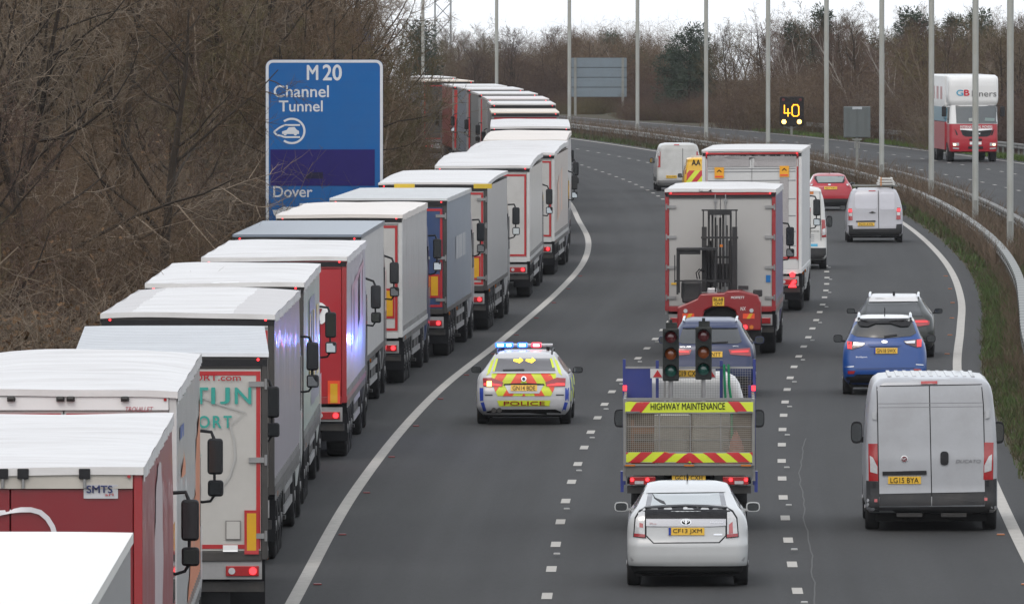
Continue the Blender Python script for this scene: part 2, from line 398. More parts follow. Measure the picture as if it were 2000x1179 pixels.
# asphalt: worn grey, darker streaks along the lanes, fine aggregate
ASPH, n, b = nodes_mat('worn_asphalt', .8); b.inputs['Specular IOR Level'].default_value = .2
uv = n.nodes.new('ShaderNodeUVMap').outputs[0]; tc = n.nodes.new('ShaderNodeTexCoord').outputs['Object']
mp = n.nodes.new('ShaderNodeMapping'); mp.inputs['Scale'].default_value = (2.2, .02, 1); n.links.new(uv, mp.inputs[0])
st = noise(n, mp.outputs[0], 1., 4)
c = ramp(n, st, [(.3, (.032,.032,.0325)), (.5, (.043,.043,.043)), (.7, (.058,.0575,.0565))])
mp2 = n.nodes.new('ShaderNodeMapping'); mp2.inputs['Scale'].default_value = (.5, .05, 1); n.links.new(uv, mp2.inputs[0])
c = mixc(n, .55, c, ramp(n, noise(n, mp2.outputs[0], 1., 6, .6), [(.35, (.023,.023,.024)), (.65, (.05,.049,.048))]))
c = mixc(n, .5, c, ramp(n, noise(n, tc, 14, 4, .8), [(.3, (.016,.016,.016)), (.7, (.06,.06,.059))]))
sp_ = n.nodes.new('ShaderNodeSeparateXYZ'); n.links.new(uv, sp_.inputs[0])
def mth(op, a, b_=None):
    q = n.nodes.new('ShaderNodeMath'); q.operation = op
    for i_, v_ in enumerate((a, b_)):
        if v_ is None: continue
        if isinstance(v_, (int, float)): q.inputs[i_].default_value = v_
        else: n.links.new(v_, q.inputs[i_])
    return q.outputs[0]
trk = mth('MULTIPLY', mth('SUBTRACT', .5, mth('MULTIPLY', mth('COSINE', mth('MULTIPLY', mth('SUBTRACT', sp_.outputs[0], 4.1), 3.4907)), .5)), mth('MULTIPLY', noise(n, mp2.outputs[0], 3., 3), .62))
c = mixc(n, trk, c, (.62,.62,.63), 'MULTIPLY')
n.links.new(c, b.inputs['Base Color'])
rr_ = n.nodes.new('ShaderNodeMapRange'); rr_.inputs[3].default_value = .68; rr_.inputs[4].default_value = .9; n.links.new(st, rr_.inputs[0]); n.links.new(rr_.outputs[0], b.inputs['Roughness'])
bp = n.nodes.new('ShaderNodeBump'); bp.inputs['Strength'].default_value = .5; bp.inputs['Distance'].default_value = .01; n.links.new(noise(n, tc, 60, 2), bp.inputs['Height']); n.links.new(bp.outputs[0], b.inputs['Normal'])
GRND, n, b = nodes_mat('scrub_ground', .95)
tc = n.nodes.new('ShaderNodeTexCoord').outputs['Object']
c = ramp(n, noise(n, tc, .35, 8, .65), [(.38, (.05,.038,.026)), (.5, (.06,.05,.03)), (.62, (.05,.062,.022))])
c = mixc(n, .5, c, ramp(n, noise(n, tc, 5, 8, .75), [(.3, (.02,.017,.012)), (.55, (.07,.055,.035)), (.75, (.16,.12,.075))]))
n.links.new(c, b.inputs['Base Color'])
LINE = mt('dirty_white_road_paint', (.42,.4,.365), .7, var=.15, sc=4, bump=.3, dirt=.5, dsc=5, dc=(.2,.19,.17))

YS = [-80+8*i for i in range(118)]+[880,920,980,1060,1200,1500,2000]
g = G(); offl = [-1500,-600,-250,-120,-80,-60,-48,-38,-30,-24,-19,-15,-12,-9.5,-7.5,-6]; offr = [.7,2,3.4,4,16,19,21,23,26,30,36,45,60,90,160,400,1500]
rg = random.Random(3)
for y in YS:
    for o_ in offl:
        x = LL(y)+o_; g.v.append((x, y, terr(x, y)+(rg.uniform(-.25,.25) if o_ < -7 else 0)))
    for o_ in offr:
        x = RR(y)+o_; g.v.append((x, y, terr(x, y)+(rg.uniform(-.2,.2) if o_ > 20 else 0)))
nc = len(offl)+len(offr)
g.f = [(j*nc+i, j*nc+i+1, (j+1)*nc+i+1, (j+1)*nc+i) for j in range(len(YS)-1) for i in range(nc-1)]
structure(g.build('ground', GRND, smooth=180))
def strip(name, f0, o0, f1, o1, ys, dz, mat, nu=8, parent=None):
    g = G(); 
    for y in ys:
        a = f0(y)+o0; b_ = f1(y)+o1
        for i in range(nu+1): g.v.append((a+(b_-a)*i/nu, y, gz(y)+dz))
    g.f = [(j*(nu+1)+i, j*(nu+1)+i+1, (j+1)*(nu+1)+i+1, (j+1)*(nu+1)+i) for j in range(len(ys)-1) for i in range(nu)]
    o = g.build(name, mat, parent); me = o.data; u = me.uv_layers.new(name='UVMap')
    for lp in me.loops:
        v = lp.vertex_index; u.data[lp.index].uv = ((v % (nu+1))*(15.5/nu if nu > 2 else 1), ys[v//(nu+1)])
    return o
ys = [-80+5*i for i in range(191)]
road = structure(strip('road', LL, -4.1, RR, .55, ys, .004, ASPH, 12))
far_road = structure(strip('far_carriageway', RR, 4.1, RR, 15.9, ys, .004, ASPH, 8))
ysl = [20+2.5*i for i in range(346)]
strip('edge_line', LL, -.1, LL, .1, ysl, .010, LINE, 1, road)
strip('edge_line', RR, -.1, RR, .1, ysl, .010, LINE, 1, road)
strip('edge_line', RR, 4.6, RR, 4.75, ysl, .010, LINE, 1, far_road)
strip('edge_line', RR, 15.1, RR, 15.27, ysl, .010, LINE, 1, far_road)
dm = G().add([(-.075,-.8,0),(.075,-.8,0),(.075,.8,0),(-.075,.8,0)], [(0,1,2,3)]).mesh('lane_dash', LINE)
wsm = G().prism([(-.05,-.06),(.05,-.06),(.04,.06),(-.04,.06)], 'z', 0, .02).mesh('road_stud', mt('white_road_stud', (.4,.4,.38), .3))
def third(t): return lambda y: LL(y)+(RR(y)-LL(y))*t
for f, par, y in ((third(.333), road, 137.1), (third(.667), road, 138.4), (lambda y: RR(y)+8.2, far_road, 330), (lambda y: RR(y)+11.7, far_road, 332)):
    while y < 720:
        ob('lane_dash', dm, par, (f(y), y, gz(y)+.011), (math.atan(K), 0, -math.atan(sl_(f, y)))); y += 7.18
        if round(y/7.18) % 2 and y < 420: ob('road_stud', wsm, par, (f(y), y-3.6, gz(y)+.01))
for f, dx, c, nm in ((LL, .22, (.2,.03,.03), 'red'), (RR, -.25, (.4,.14,.05), 'amber')):
    sm = G().prism([(-.06,-.05),(.06,-.05),(.045,.05),(-.045,.05)], 'z', 0, .02).mesh('road_stud', mt(nm+'_road_stud', c, .3)); y = 140
    while y < 330: ob('road_stud', sm, road, (f(y)+dx, y, gz(y)+.01)); y += 14.36
# thin pale seam along lane two and fine cracks
sg = G(); cr = mt('pale_seam', (.085,.085,.083), .8); r2 = random.Random(5)
def seam(x0, y0, y1, w_):
    y = y0; x = x0
    while y < y1:
        yn = y+1.5; xn = x+r2.uniform(-.03,.03)+sl_(RR, y)*1.5
        sg.add([(x, y, gz(y)+.008), (x+w_, y, gz(y)+.008), (xn+w_, yn, gz(yn)+.008), (xn, yn, gz(yn)+.008)], [(0,1,2,3)]); y, x = yn, xn
seam(4.12, 146, 205, .022)
sg.build('road_seam', cr, road)

# ---------------------------------------------------------------- crash barriers
def barrier(f, off, y0, y1, label, rail=None, h=.75, step=4.8, cat='crash barrier'):
    t = empty('crash_barrier', (f(y0)+off, y0, gz(y0))); tag(t, label, cat); o = t.location
    prof = [(-.08,-.14),(-.12,-.1),(-.12,-.05),(-.09,0),(-.12,.05),(-.12,.1),(-.11,.14)]
    prof = prof+[(-a, b_) for a, b_ in prof[::-1]]
    g = G(); L = step-.03
    for yy in (0, L):
        g.v += [(a, yy, b_) for a, b_ in prof]
    n = len(prof); g.f = [(i, (i+1)%n, n+(i+1)%n, n+i) for i in range(n)]+[tuple(range(n)), tuple(range(2*n-1, n-1, -1))]
    bmh = g.mesh('rail_beam', rail or GALV, 30)
    pm = G().box(-.05,.05,-.03,.03,-.1,h-.1).mesh('barrier_post', GALV)
    jm = G().box(-.123,.123,-.11,.11,-.13,.1445).mesh('beam_joint', DARK)
    y = y0
    while y < y1:
        x = f(y)+off; xn = f(y+step)+off; a = -math.atan((xn-x)/step)
        ob('rail_beam', bmh, t, (x-o.x, y-o.y, gz(y)+h-.16-o.z), (math.atan(K), 0, a))
        ob('beam_joint', jm, t, (x-o.x, y-o.y, gz(y)+h-.163-o.z), (0, 0, a))
        if y < 480: ob('beam_joint', jm, t, (x-o.x+(xn-x)/2, y+step/2-o.y, gz(y+step/2)+h-.163-o.z), (0, 0, a))
        ob('barrier_post', pm, t, (x-o.x, y+.5-o.y, gz(y)-o.z), (0, 0, a))
        ob('barrier_post', pm, t, (x-o.x+(xn-x)/2, y+step/2+.5-o.y, gz(y)-o.z), (0, 0, a))
        y += step
barrier(RR, 1.6, 150, 720, 'galvanised crash barrier along the grass verge beside the right lane')
barrier(RR, 3.4, 190, 720, 'second crash barrier behind the lamp posts beside the far carriageway', RAIL)
barrier(RR, 17.4, 430, 671, 'crash barrier at the foot of the trees beyond the far carriageway', RAIL)

# ---------------------------------------------------------------- lamp posts
LAMP = mt('lamp_post_steel', (.37,.38,.36), .6, .2, .12, 2, dirt=.55, dsc=1.5, dc=(.23,.2,.12), stretch=(1,1,.35))
lp_g = 'tall lamp posts along the central reservation'
names = ['rightmost tall grey lamp post beside the central barrier at the right edge', 'tall grey lamp post standing in front of the removals lorry cab', 'thick grey lamp post at the left side of the removals lorry',
  'tall lamp post rising above the small silver van with roof rack', 'tall lamp post right of the lit 40 sign', 'tall lamp post directly left of the lit 40 sign', 'tall lamp post behind the lorry with orange stickers',
  'tall lamp post right of the grey back of the large sign', 'tall lamp post at the left edge of the grey sign back', 'tall lamp post above the bend of the lorry queue', 'leftmost and farthest tall lamp post above the end of the queue']
for i, (px, d) in enumerate(((1973,355),(1905,392),(1819,436),(1722,477),(1614,512),(1500,553),(1379,594),(1245,634),(1112,674),(970,714),(826,754))):
    x = (px-1000)/F*d
    t = empty('lamp_post', (x, d, gz(d))); tag(t, names[i], 'lamp post', lp_g)
    if i == 0:
        lm = [G().tube([(0,0,-.3),(0,0,2.2),(0,0,2.21),(0,0,12.4)], .112, 12).mesh('post', LAMP, 60), G().tube([(-1.6,0,12.6),(-.8,0,12.55),(0,0,12.3),(.8,0,12.55),(1.6,0,12.6)], .05, 8).mesh('bracket_arm', LAMP, 60),
              G().box(-2.2,-1.5,-.13,.13,12.52,12.66).box(1.5,2.2,-.13,.13,12.52,12.66).mesh('lantern', GALV), G().box(-.07,.07,-.142,-.13,.5,1.1).mesh('inspection_door', GALV)]
    for m_ in lm: ob(m_.name.split('.')[0], m_, t)

# ---------------------------------------------------------------- large blue route sign
BLUE = mt('sign_blue', (.006,.1,.31), .55, var=.06, sc=2, dirt=.1); SWHITE = mt('sign_white', (.58,.6,.63), .5, var=.05, sc=3, dirt=.15)
NAVY = mt('masking_film_navy', (.014,.009,.11), .5, var=.15, sc=2)
D = 310; s_ = F/D
t = empty('motorway_sign', ((634-1000)/F*D, D, gz(D))); tag(t, 'large blue motorway direction sign with dark masked panel behind the lorry queue', 'road sign')
def sx(px): return (px-634)/s_
def sz(py): return (F*H/D-py)/s_
def rr(x0, x1, z0, z1, r): return [(cx_+r*math.cos(a), cz_+r*math.sin(a)) for cx_, cz_, q in ((x1-r,z1-r,0),(x0+r,z1-r,1),(x0+r,z0+r,2),(x1-r,z0+r,3)) for a in [math.pi/2*(q+k/5) for k in range(6)]]
def ring(pts, pts2): n = len(pts); return pts+pts2, [(i, (i+1)%n, n+(i+1)%n, n+i) for i in range(n)]
X0, X1, Z0, Z1 = sx(519), sx(748), sz(441), sz(117)
G().prism(rr(X0, X1, Z0, Z1, .2), 'y', 0, .05).build('sign_panel', BLUE, t)
a_, f_ = ring(rr(X0+.005, X1-.005, Z0+.005, Z1-.005, .2), rr(X0+.085, X1-.085, Z0+.085, Z1-.085, .13))
G().add([(x, -.004, z) for x, z in a_], f_).build('sign_border', SWHITE, t)
pj = G()
for k in range(1, 15): pj.box(X0+.09, X1-.09, -.002, 0.0, Z0+(Z1-Z0)*k/15-.004, Z0+(Z1-Z0)*k/15+.004)
pj.build('panel_joints', mt('sign_blue_joint', (.01,.085,.3), .6), t)
for nm, tx, a, b_, c_, d_, bo, fx in (('M', 'M', 600,621,128,156,.03,1),('20','20',631,667,127,157,.03,1),('c','Channel',535,642,167,190,.02,1),('t','Tunnel',545,630,197,218,.02,1),('d','Dover',534,610,364,385,.02,1)):
    flat_text('lettering', tx, SWHITE, t, sx(a), sx(b_), sz(d_), sz(c_), -.008, bo)
m_ = G().box(sx(528), sx(732), -.008, -.001, sz(363), sz(292)).build('masking_film', NAVY, t)
vk = mt('masked_symbol', (.012,.012,.04), .5)
G().prism([(sx(a), sz(b_)) for a, b_ in ((597,349),(597,344),(603,340),(605,337),(631,336),(631,349))], 'y', -.012, -.008).build('lorry_symbol', vk, m_)
# tunnel symbol: open ring with shuttle nose and a small car
g = G(); cx_, cz_ = sx(570), sz(256); 
arc = [math.radians(a) for a in range(-128, 129, 8)]; vs = []
for a in arc: vs += [(cx_+.395*math.cos(a), -.008, cz_+.38*math.sin(a)), (cx_+.335*math.cos(a), -.008, cz_+.32*math.sin(a))]
g.add(vs, [(2*i, 2*i+1, 2*i+3, 2*i+2) for i in range(len(arc)-1)])
def stroke(g, pts, w_):
    for (x0, z0), (x1, z1) in zip(pts, pts[1:]):
        L = math.hypot(x1-x0, z1-z0); nx, nz = -(z1-z0)/L*w_/2, (x1-x0)/L*w_/2
        g.add([(x0+nx, -.008, z0+nz), (x1+nx, -.008, z1+nz), (x1-nx, -.008, z1-nz), (x0-nx, -.008, z0-nz)], [(0,1,2,3)])
stroke(g, [(sx(a), sz(b_)) for a, b_ in ((586,244.5),(556,244.5),(545,250),(535,258),(541,264),(548,265),(556,268),(586,268))], .05)
g.build('tunnel_symbol', SWHITE, t)
g = G().prism([(sx(a), sz(b_)) for a, b_ in ((551,262),(551,257),(560,254),(564,249),(575,248),(580,254),(584,256),(584,262))], 'y', -.009, -.006)
for q in (557, 577): g.cyl((sx(q), -.010, sz(262)), (sx(q), -.006, sz(262)), .045, 12)
g.build('car_symbol', SWHITE, t)
G().prism([(sx(a), sz(b_)) for a, b_ in ((532,410),(541,410),(553,404),(585,404),(585,397),(600,397),(600,404),(640,404),(640,422),(541,424),(535,420))], 'y', -.009, -.005).build('ship_symbol', SWHITE, t)
for q in (sx(570), sx(700)): bx('sign_post', GALV, t, q-.07, q+.07, .06, .2, -.4, Z1-.2)
for q in (-.3, .3): bx('rear_rail', GALV, t, X0+.1, X1-.1, .05, .1, 4+q*3, 4.08+q*3)
# far small blue sign in the trees
d = 520; t = empty('blue_road_sign', ((712-1000)/F*d, d, gz(d)), R(-12)); tag(t, 'distant tall blue road sign half hidden by bare twigs above the trees', 'road sign')
bx('sign_panel', BLUE, t, -.42, .42, 0, .05, 5.7, 7.4); bx('sign_border', SWHITE, t, .3, .42, -.01, -.002, 5.0, 5.6)
bx('sign_panel', BLUE, t, -.1, .42, .0, .05, 5.0, 5.6); bx('sign_post', GALV, t, -.06, .06, .06, .16, -.3, 7)
# grey back of the sign for the other carriageway
d = 780; s2 = F/d; t = empty('sign_back', ((1170-1000)/F*d, d, gz(d))); tag(t, 'grey slatted back of a large road sign on two posts beside the far bend', 'road sign')
GB_ = mt('grey_sign_back', (.15,.19,.22), .6, .1, .08, 2, dirt=.2)
zb, zt = (F*H/d-190)/s2, (F*H/d-113)/s2; hw = 54/s2
for k in range(4):
    bx('back_plank', GB_, t, -hw, hw, 0, .04, zb+(zt-zb)*k/4+.03, zb+(zt-zb)*(k+1)/4-.03)
bx('sign_sheet', mt('grey_sign_shade', (.12,.14,.15), .7), t, -hw+.02, hw-.02, .045, .06, zb, zt)
for q in (-1, 1):
    bx('sign_post', GALV, t, q*hw*.86-.09, q*hw*.86+.09, -.1, -.005, -.5, zt)
# lit speed signal
d = 668; s2 = F/d; xx = (1546-1000)/F*d; t = empty('speed_signal', (xx, d, gz(d)), 0); tag(t, 'black matrix signal showing a lit yellow 40 with two flashing ambers below', 'signal')
def qx(px): return (px-1546)/s2
def qz(py): return (F*H/d-py)/s2
HSG = mt('signal_housing', (.012,.011,.012), .6, var=.2)
G().prism(rr(qx(1523), qx(1570), qz(246), qz(189), .12), 'y', 0, .3).build('signal_housing', HSG, t, bev=.03)
LED = mt('amber_led', (.9,.5,.05), .4, emi=(1,.5,.015), es=1.9)
def led(g, pts, w_):
    for (x0, z0), (x1, z1) in zip(pts, pts[1:]):
        n_ = max(1, round(math.hypot(x1-x0, z1-z0)/.055))
        for i in range(n_+1):
            x, z = x0+(x1-x0)*i/n_, z0+(z1-z0)*i/n_; g.box(x-w_/2, x+w_/2, -.03, -.005, z-w_/2, z+w_/2)
g = G(); P = lambda a: [(qx(x), qz(y)) for x, y in a]
led(g, P(((1532,206),(1532,221),(1543,221))), .06); led(g, P(((1539,213),(1539,227))), .06)
g.build('digit', LED, t); g = G()
led(g, P(((1550,205),(1557,205),(1560,209),(1560,224),(1557,227),(1550,227),(1547,224),(1547,209),(1550,205))), .06); g.build('digit', LED, t)
for q in (1531, 1561):
    G().cyl((qx(q), -.12, qz(238)), (qx(q), -.02, qz(238)), .17, 20).build('lamp_hood', HSG, t)
    G().cyl((qx(q), -.15, qz(238)), (qx(q), -.125, qz(238)), .14, 20).build('amber_lamp', AMBON, t)
for q in (1530, 1563): G().cyl((qx(q), -.06, qz(195)), (qx(q), -.01, qz(195)), .09, 14).build('red_lamp', mt('unlit_red_lamp', (.12,.01,.01), .3), t)
bx('signal_post', GALV, t, -.07, .07, .1, .24, -.3, qz(240)); G().tube([(-.5,.2,qz(247)),(0,.2,qz(252)),(.55,.2,qz(243))], .05, 6).build('bracket', GALV, t)
# back of the opposite signal in the central reservation
d = 495; s2 = F/d; t = empty('signal_back', ((1674-1000)/F*d, d, gz(d))); tag(t, 'grey box back of a roadside signal on a post in the central reservation', 'signal')
SB = mt('grey_box_back', (.1,.115,.115), .6, .1, .1, 3, dirt=.2); hb = lambda py: (F*H/d-py)/s2
G().box(-26/s2, 26/s2, 0, .35, hb(269), hb(208)).build('signal_housing', SB, t, bev=.04)
for q in (-17, 0, 17): bx('housing_rib', SB, t, q/s2-.02, q/s2+.02, -.03, -.002, hb(267), hb(212))
bx('name_plate', mt('pale_plate', (.4,.42,.44)), t, -.22, .22, -.03, -.004, hb(214), hb(209))
bx('signal_post', GALV, t, -.06, .06, .1, .22, -.3, hb(268)); bx('cross_bracket', GALV, t, -.22, .22, .05, .1, hb(274), hb(271))
for q in (-.1, .1): bx('strut', GALV, t, q-.02, q+.02, .03, .09, hb(290), hb(272))
# lattice mast
d = 1300; t = empty('lattice_mast', ((865-1000)/F*d, d, gz(d))); tag(t, 'faint steel lattice mast rising behind the far trees', 'mast')
MST = mt('mast_steel', (.3,.32,.33), .6); w2 = .95
for a, b_ in ((-1,-1),(1,-1),(-1,1),(1,1)): G().tube([(a*w2, b_*w2, 0), (a*w2, b_*w2, 34)], .11, 5).build('leg', MST, t)
g = G()
for k in range(17):
    z = 2*k
    for a, b_, c_, e in ((-1,-1,1,-1),(-1,1,1,1),(-1,-1,-1,1),(1,-1,1,1)): g.tube([(a*w2, b_*w2, z), (c_*w2, e*w2, z+2)], .05, 4).tube([(c_*w2, e*w2, z), (a*w2, b_*w2, z+2)], .05, 4)
g.build('lattice_bracing', MST, t)

# ---------------------------------------------------------------- vegetation
def barkmat(name, c, var=.3, ov=.3): return mt(name, c, .9, var=var, sc=1.5, obvar=ov)
BARK = barkmat('bark_dark', (.03,.023,.017)); TW = [barkmat('twig_brown', (.1,.067,.041)), barkmat('twig_grey', (.16,.125,.092)), barkmat('twig_purple', (.078,.05,.038)), barkmat('twig_olive', (.095,.076,.038)), barkmat('birch_twig', (.14,.1,.085))]
PALE = barkmat('birch_bark', (.4,.37,.33), .3, .15)
def perp(d, rg):
    a = Vector((rg.gauss(0,1), rg.gauss(0,1), rg.gauss(0,1))); a -= d*a.dot(d); return a.normalized()
def ribbon(g, pts, w_, rg):
    P = pts; m = len(P); o = len(g.v)
    side = perp((P[-1]-P[0]).normalized(), rg)
    for i, p in enumerate(P):
        ww = w_*(1-.75*i/(m-1)); g.v.append(tuple(p-side*ww/2)); g.v.append(tuple(p+side*ww/2))
    g.f += [(o+2*i, o+2*i+1, o+2*i+3, o+2*i+2) for i in range(m-1)]
def bare_tree(seed, h, r, limbs=9, sub=6, sub2=6, tw=5, spread=.75, up=.35, multi=1, tww=.014, low=.25, droop=0.):
    rg = random.Random(seed); T = G(); C = G()
    def path(p, d, L, n, jit, u):
        pts = [p]; d = d.copy()
        for i in range(n):
            d = (d+perp(d, rg)*jit*rg.random()+Vector((0,0,u-droop*i/n))*.18).normalized(); p = p+d*L/n; pts.append(p)
        return pts
    def at(pts, t):
        q = t*(len(pts)-1); i = min(int(q), len(pts)-2); return pts[i].lerp(pts[i+1], q-i), (pts[i+1]-pts[i]).normalized()
    for m_ in range(multi):
        d0 = Vector((rg.uniform(-.3,.3)*(multi > 1), rg.uniform(-.3,.3)*(multi > 1), 1)).normalized()
        p0 = Vector((rg.uniform(-.3,.3)*(multi > 1), rg.uniform(-.3,.3)*(multi > 1), -.3))
        tr = path(p0, d0, h*rg.uniform(.82,1), 9, .22, .4); T.tube(tr, r, 8, r*.15)
        for i in range(limbs):
            t = low+(1-low)*(i+rg.random())/limbs*.97; p, d = at(tr, t)
            L = h*.45*(1.15-t*.75)*rg.uniform(.7,1.15)*spread/.75
            dd = (d*up+perp(d, rg)*spread+Vector((0,0,.2))).normalized(); lb = path(p, dd, L, 6, .35, up); rr = r*.42*(1.05-t)+.012
            T.tube(lb, rr, 5, rr*.25)
            for j in range(sub):
                t2 = .2+.8*(j+rg.random())/sub*.98; p2, d2 = at(lb, t2); L2 = L*.55*(1.15-t2*.6)*rg.uniform(.6,1.1)
                sb = path(p2, (d2*.6+perp(d2, rg)*.8).normalized(), L2, 4, .4, up); C.tube(sb, rr*.3+.004, 3, .004, False)
                for k in range(sub2):
                    t3 = .1+.9*(k+rg.random())/sub2*.98; p3, d3 = at(sb, t3); L3 = L2*.6*rg.uniform(.5,1.1)
                    s3 = path(p3, (d3*.7+perp(d3, rg)*.75).normalized(), L3, 3, .4, up); ribbon(C, s3, tww*1.5, rg)
                    for l in range(tw):
                        p4, d4 = at(s3, .15+.85*rg.random()*.98); s4 = path(p4, (d4*.8+perp(d4, rg)*.7).normalized(), L3*rg.uniform(.3,.7), 2, .3, up); ribbon(C, s4, tww, rg)
    return T, C
def evergreen(seed, h, r, n=2600, leaf=.22, cone=.5):
    rg = random.Random(seed); T = G(); C = G(); T.tube([(0,0,-.3),(.1,0,h*.5),(0,.1,h*.95)], .16, 7, .03)
    cl = [(rg.uniform(0, 6.28), rg.uniform(.15,1)) for i in range(60)]
    for a, t in cl:
        rad = r*(1-t*cone)*rg.uniform(.45,1.); c_ = Vector((math.cos(a)*rad*.75, math.sin(a)*rad*.75, h*(t*.9+.08)))
        T.tube([(0,0,c_.z-.5), tuple(c_)], .03, 4, .01)
        br = r*rg.uniform(.2,.42)
        for k in range(n//60):
            q = Vector((rg.gauss(0,1), rg.gauss(0,1), rg.gauss(0,.7))); q = q.normalized()*br*rg.random()**.4; p = c_+q
            d = (q.normalized()+Vector((rg.gauss(0,.5), rg.gauss(0,.5), rg.gauss(.3,.4)))).normalized(); s1 = perp(d, rg); L = leaf*rg.uniform(.5,1.3)
            C.add([p-s1*L*.22, p+s1*L*.22, p+d*L+s1*L*.1, p+d*L-s1*L*.1], [(0,1,2,3)])
    return T, C
PT = []   # (trunk mesh, crown mesh)
def proto(TC, bark, twig): T, C = TC; PT.append((T.mesh('trunk', bark, 60), C.mesh('crown', twig, 0, False))); return len(PT)-1
A0 = proto(bare_tree(1, 11, .2, 12, 7, 6, 5), BARK, TW[0]); A1 = proto(bare_tree(2, 12, .17, 12, 7, 7, 4, .8, .3, 2), BARK, TW[1]); A2 = proto(bare_tree(3, 9, .12, 9, 6, 6, 5, .85, .25, 3), BARK, TW[0])
A3 = proto(bare_tree(4, 10, .15, 12, 6, 7, 5, .7, .5, 1), BARK, TW[2]); A4 = proto(bare_tree(5, 8, .1, 8, 6, 6, 5, .8, .4, 4, low=.1), TW[1], TW[3])
BI = proto(bare_tree(6, 11, .12, 13, 6, 6, 5, .5, .8, 1, .012, .3, .5), PALE, TW[4]); BI2 = proto(bare_tree(9, 10, .1, 12, 6, 6, 5, .5, .7, 2, .012, .25, .6), PALE, TW[2])
EG = mt('evergreen_foliage', (.042,.06,.04), .8, var=.5, sc=1.2, obvar=.25); IV = mt('ivy_foliage', (.045,.06,.022), .6, var=.5, sc=2, obvar=.2)
E0 = proto(evergreen(11, 8, 2.6, 6000), BARK, EG); E1 = proto(evergreen(12, 9, 2.1, 5000, .2, .75), BARK, EG); E2 = proto(evergreen(13, 4.5, 2.2, 6000, .13, .25), BARK, IV)
def tree(k, x, y, sc, label, group, name='bare_tree', cat='tree', z=None, rg=random):
    t = empty(name, (x, y, (terr(x, y) if z is None else z)-.1), rg.uniform(0, 6.28)); t.scale = (sc*rg.uniform(.9,1.1), sc*rg.uniform(.9,1.1), sc); tag(t, label, cat, group)
    ob('trunk', PT[k][0], t); ob('crown', PT[k][1], t)
    return t
# thicket: arching brambles and saplings nobody could count
def thicket(seed, w_, dp, h, n, twm):
    rg = random.Random(seed); g = G()
    for i in range(n):
        p = Vector((rg.uniform(-w_, w_), rg.uniform(-dp, dp), -.2)); d = Vector((rg.gauss(0,.35), rg.gauss(0,.35), 1)).normalized(); L = h*rg.uniform(.4,1.15); pts = [p]
        for k in range(5): d = (d+perp(d, rg)*.28+Vector((0,0,-.06*k))).normalized(); p = p+d*L/5; pts.append(p)
        ribbon(g, pts, rg.uniform(.012,.03), rg)
        for k in range(9):
            q = rg.uniform(.8, 4.9); i0 = int(q); p2 = pts[i0].lerp(pts[i0+1], q-i0); d2 = (d*.4+perp(d, rg)).normalized(); l2 = L*rg.uniform(.1,.3)
            p3 = p2+d2*l2*.5; p4 = p3+(d2+perp(d2, rg)*.4).normalized()*l2*.5; ribbon(g, [p2, p3, p4], .011, rg)
            for m_ in range(2): ribbon(g, [p3, p3+(d2+perp(d2, rg)*.9).normalized()*l2*.5], .008, rg)
    return g.mesh('thicket', twm, 0, False)
TH = [thicket(21, 3, 3, 4.2, 420, TW[0]), thicket(22, 3, 3, 3.2, 420, TW[2]), thicket(23, 3, 3, 3.6, 380, TW[1]), thicket(24, 3, 3, 2.2, 420, TW[3])]
LV = mt('dead_leaf_litter', (.11,.062,.03), .8, var=.4, sc=3, obvar=.2)
def litter(seed, n, h, mat, s0=.05):
    rg = random.Random(seed); g = G()
    for i in range(n):
        p = Vector((rg.uniform(-3,3), rg.uniform(-3,3), rg.random()**2*h)); a = perp(Vector((0,0,1)), rg)*s0*rg.uniform(.5,1.5); b_ = perp(a.normalized(), rg)*s0*rg.uniform(.5,1.3)
        g.add([p-a, p+b_, p+a, p-b_], [(0,1,2,3)])
    return g.mesh('leaves', mat, 0, False)
LT = [litter(31, 1500, 2.2, LV), litter(32, 3500, 2.6, IV, .07)]
def stuff(name, me, x, y, sc, label, rg, zoff=0):
    o = ob(name, me, None, (x, y, terr(x, y)+zoff), (0, 0, rg.uniform(0, 6.28))); o.scale = (sc, sc, sc*rg.uniform(.85,1.2)); o['kind'] = 'stuff'; tag(o, label); return o
rg = random.Random(77)
LG = 'bare trees on the left bank'; 
llab = ['bare brown tree', 'bare two-stemmed grey tree', 'low spreading bare tree', 'bare purple-brown tree', 'olive-brown sapling clump']
n_t = 0
# left bank: trees fill the wedge left of the queue
for i in range(1500):
    if n_t >= 210: break
    d = 174+(rg.random()**1.7)*450; edge = LL(d)-6.0
    lim = -.0258*d-5.0-1.6*max(0, (260-d)/60) if d < 312 else edge-.3
    x = min(lim, edge+.4)-rg.random()**1.3*(10+d*.028)
    px = 1000+x/d*F
    if px < -260 or px > 830: continue
    k = rg.choice([A0,A1,A2,A3,A0,A1,A4,A2,A4]); sc = rg.uniform(.65,1.05)
    if px > 690: sc *= .62; k = rg.choice([A2,A4,A3])
    if px > 640 and d > 400: sc *= .8
    ki = [A0,A1,A2,A3,A4].index(k); bd = ('near the left edge of the picture','far left above the red and white lorries','left of the blue motorway sign','behind the blue motorway sign','right of the motorway sign')[0 if px < 90 else 1 if px < 330 else 2 if px < 525 else 3 if px < 745 else 4]; nf = 'near ' if d < 280 else 'far ' if d > 450 else ''
    if d < 312 and px+3.6*sc*F/d > 640: continue
    if d >= 312 and px+2.4*sc*F/d > 870: continue
    tree(k, x, d, sc, nf+llab[ki]+', '+bd, LG+', '+['brown','grey','low','purple','olive'][ki]+' ones '+nf+bd, rg=rg); n_t += 1
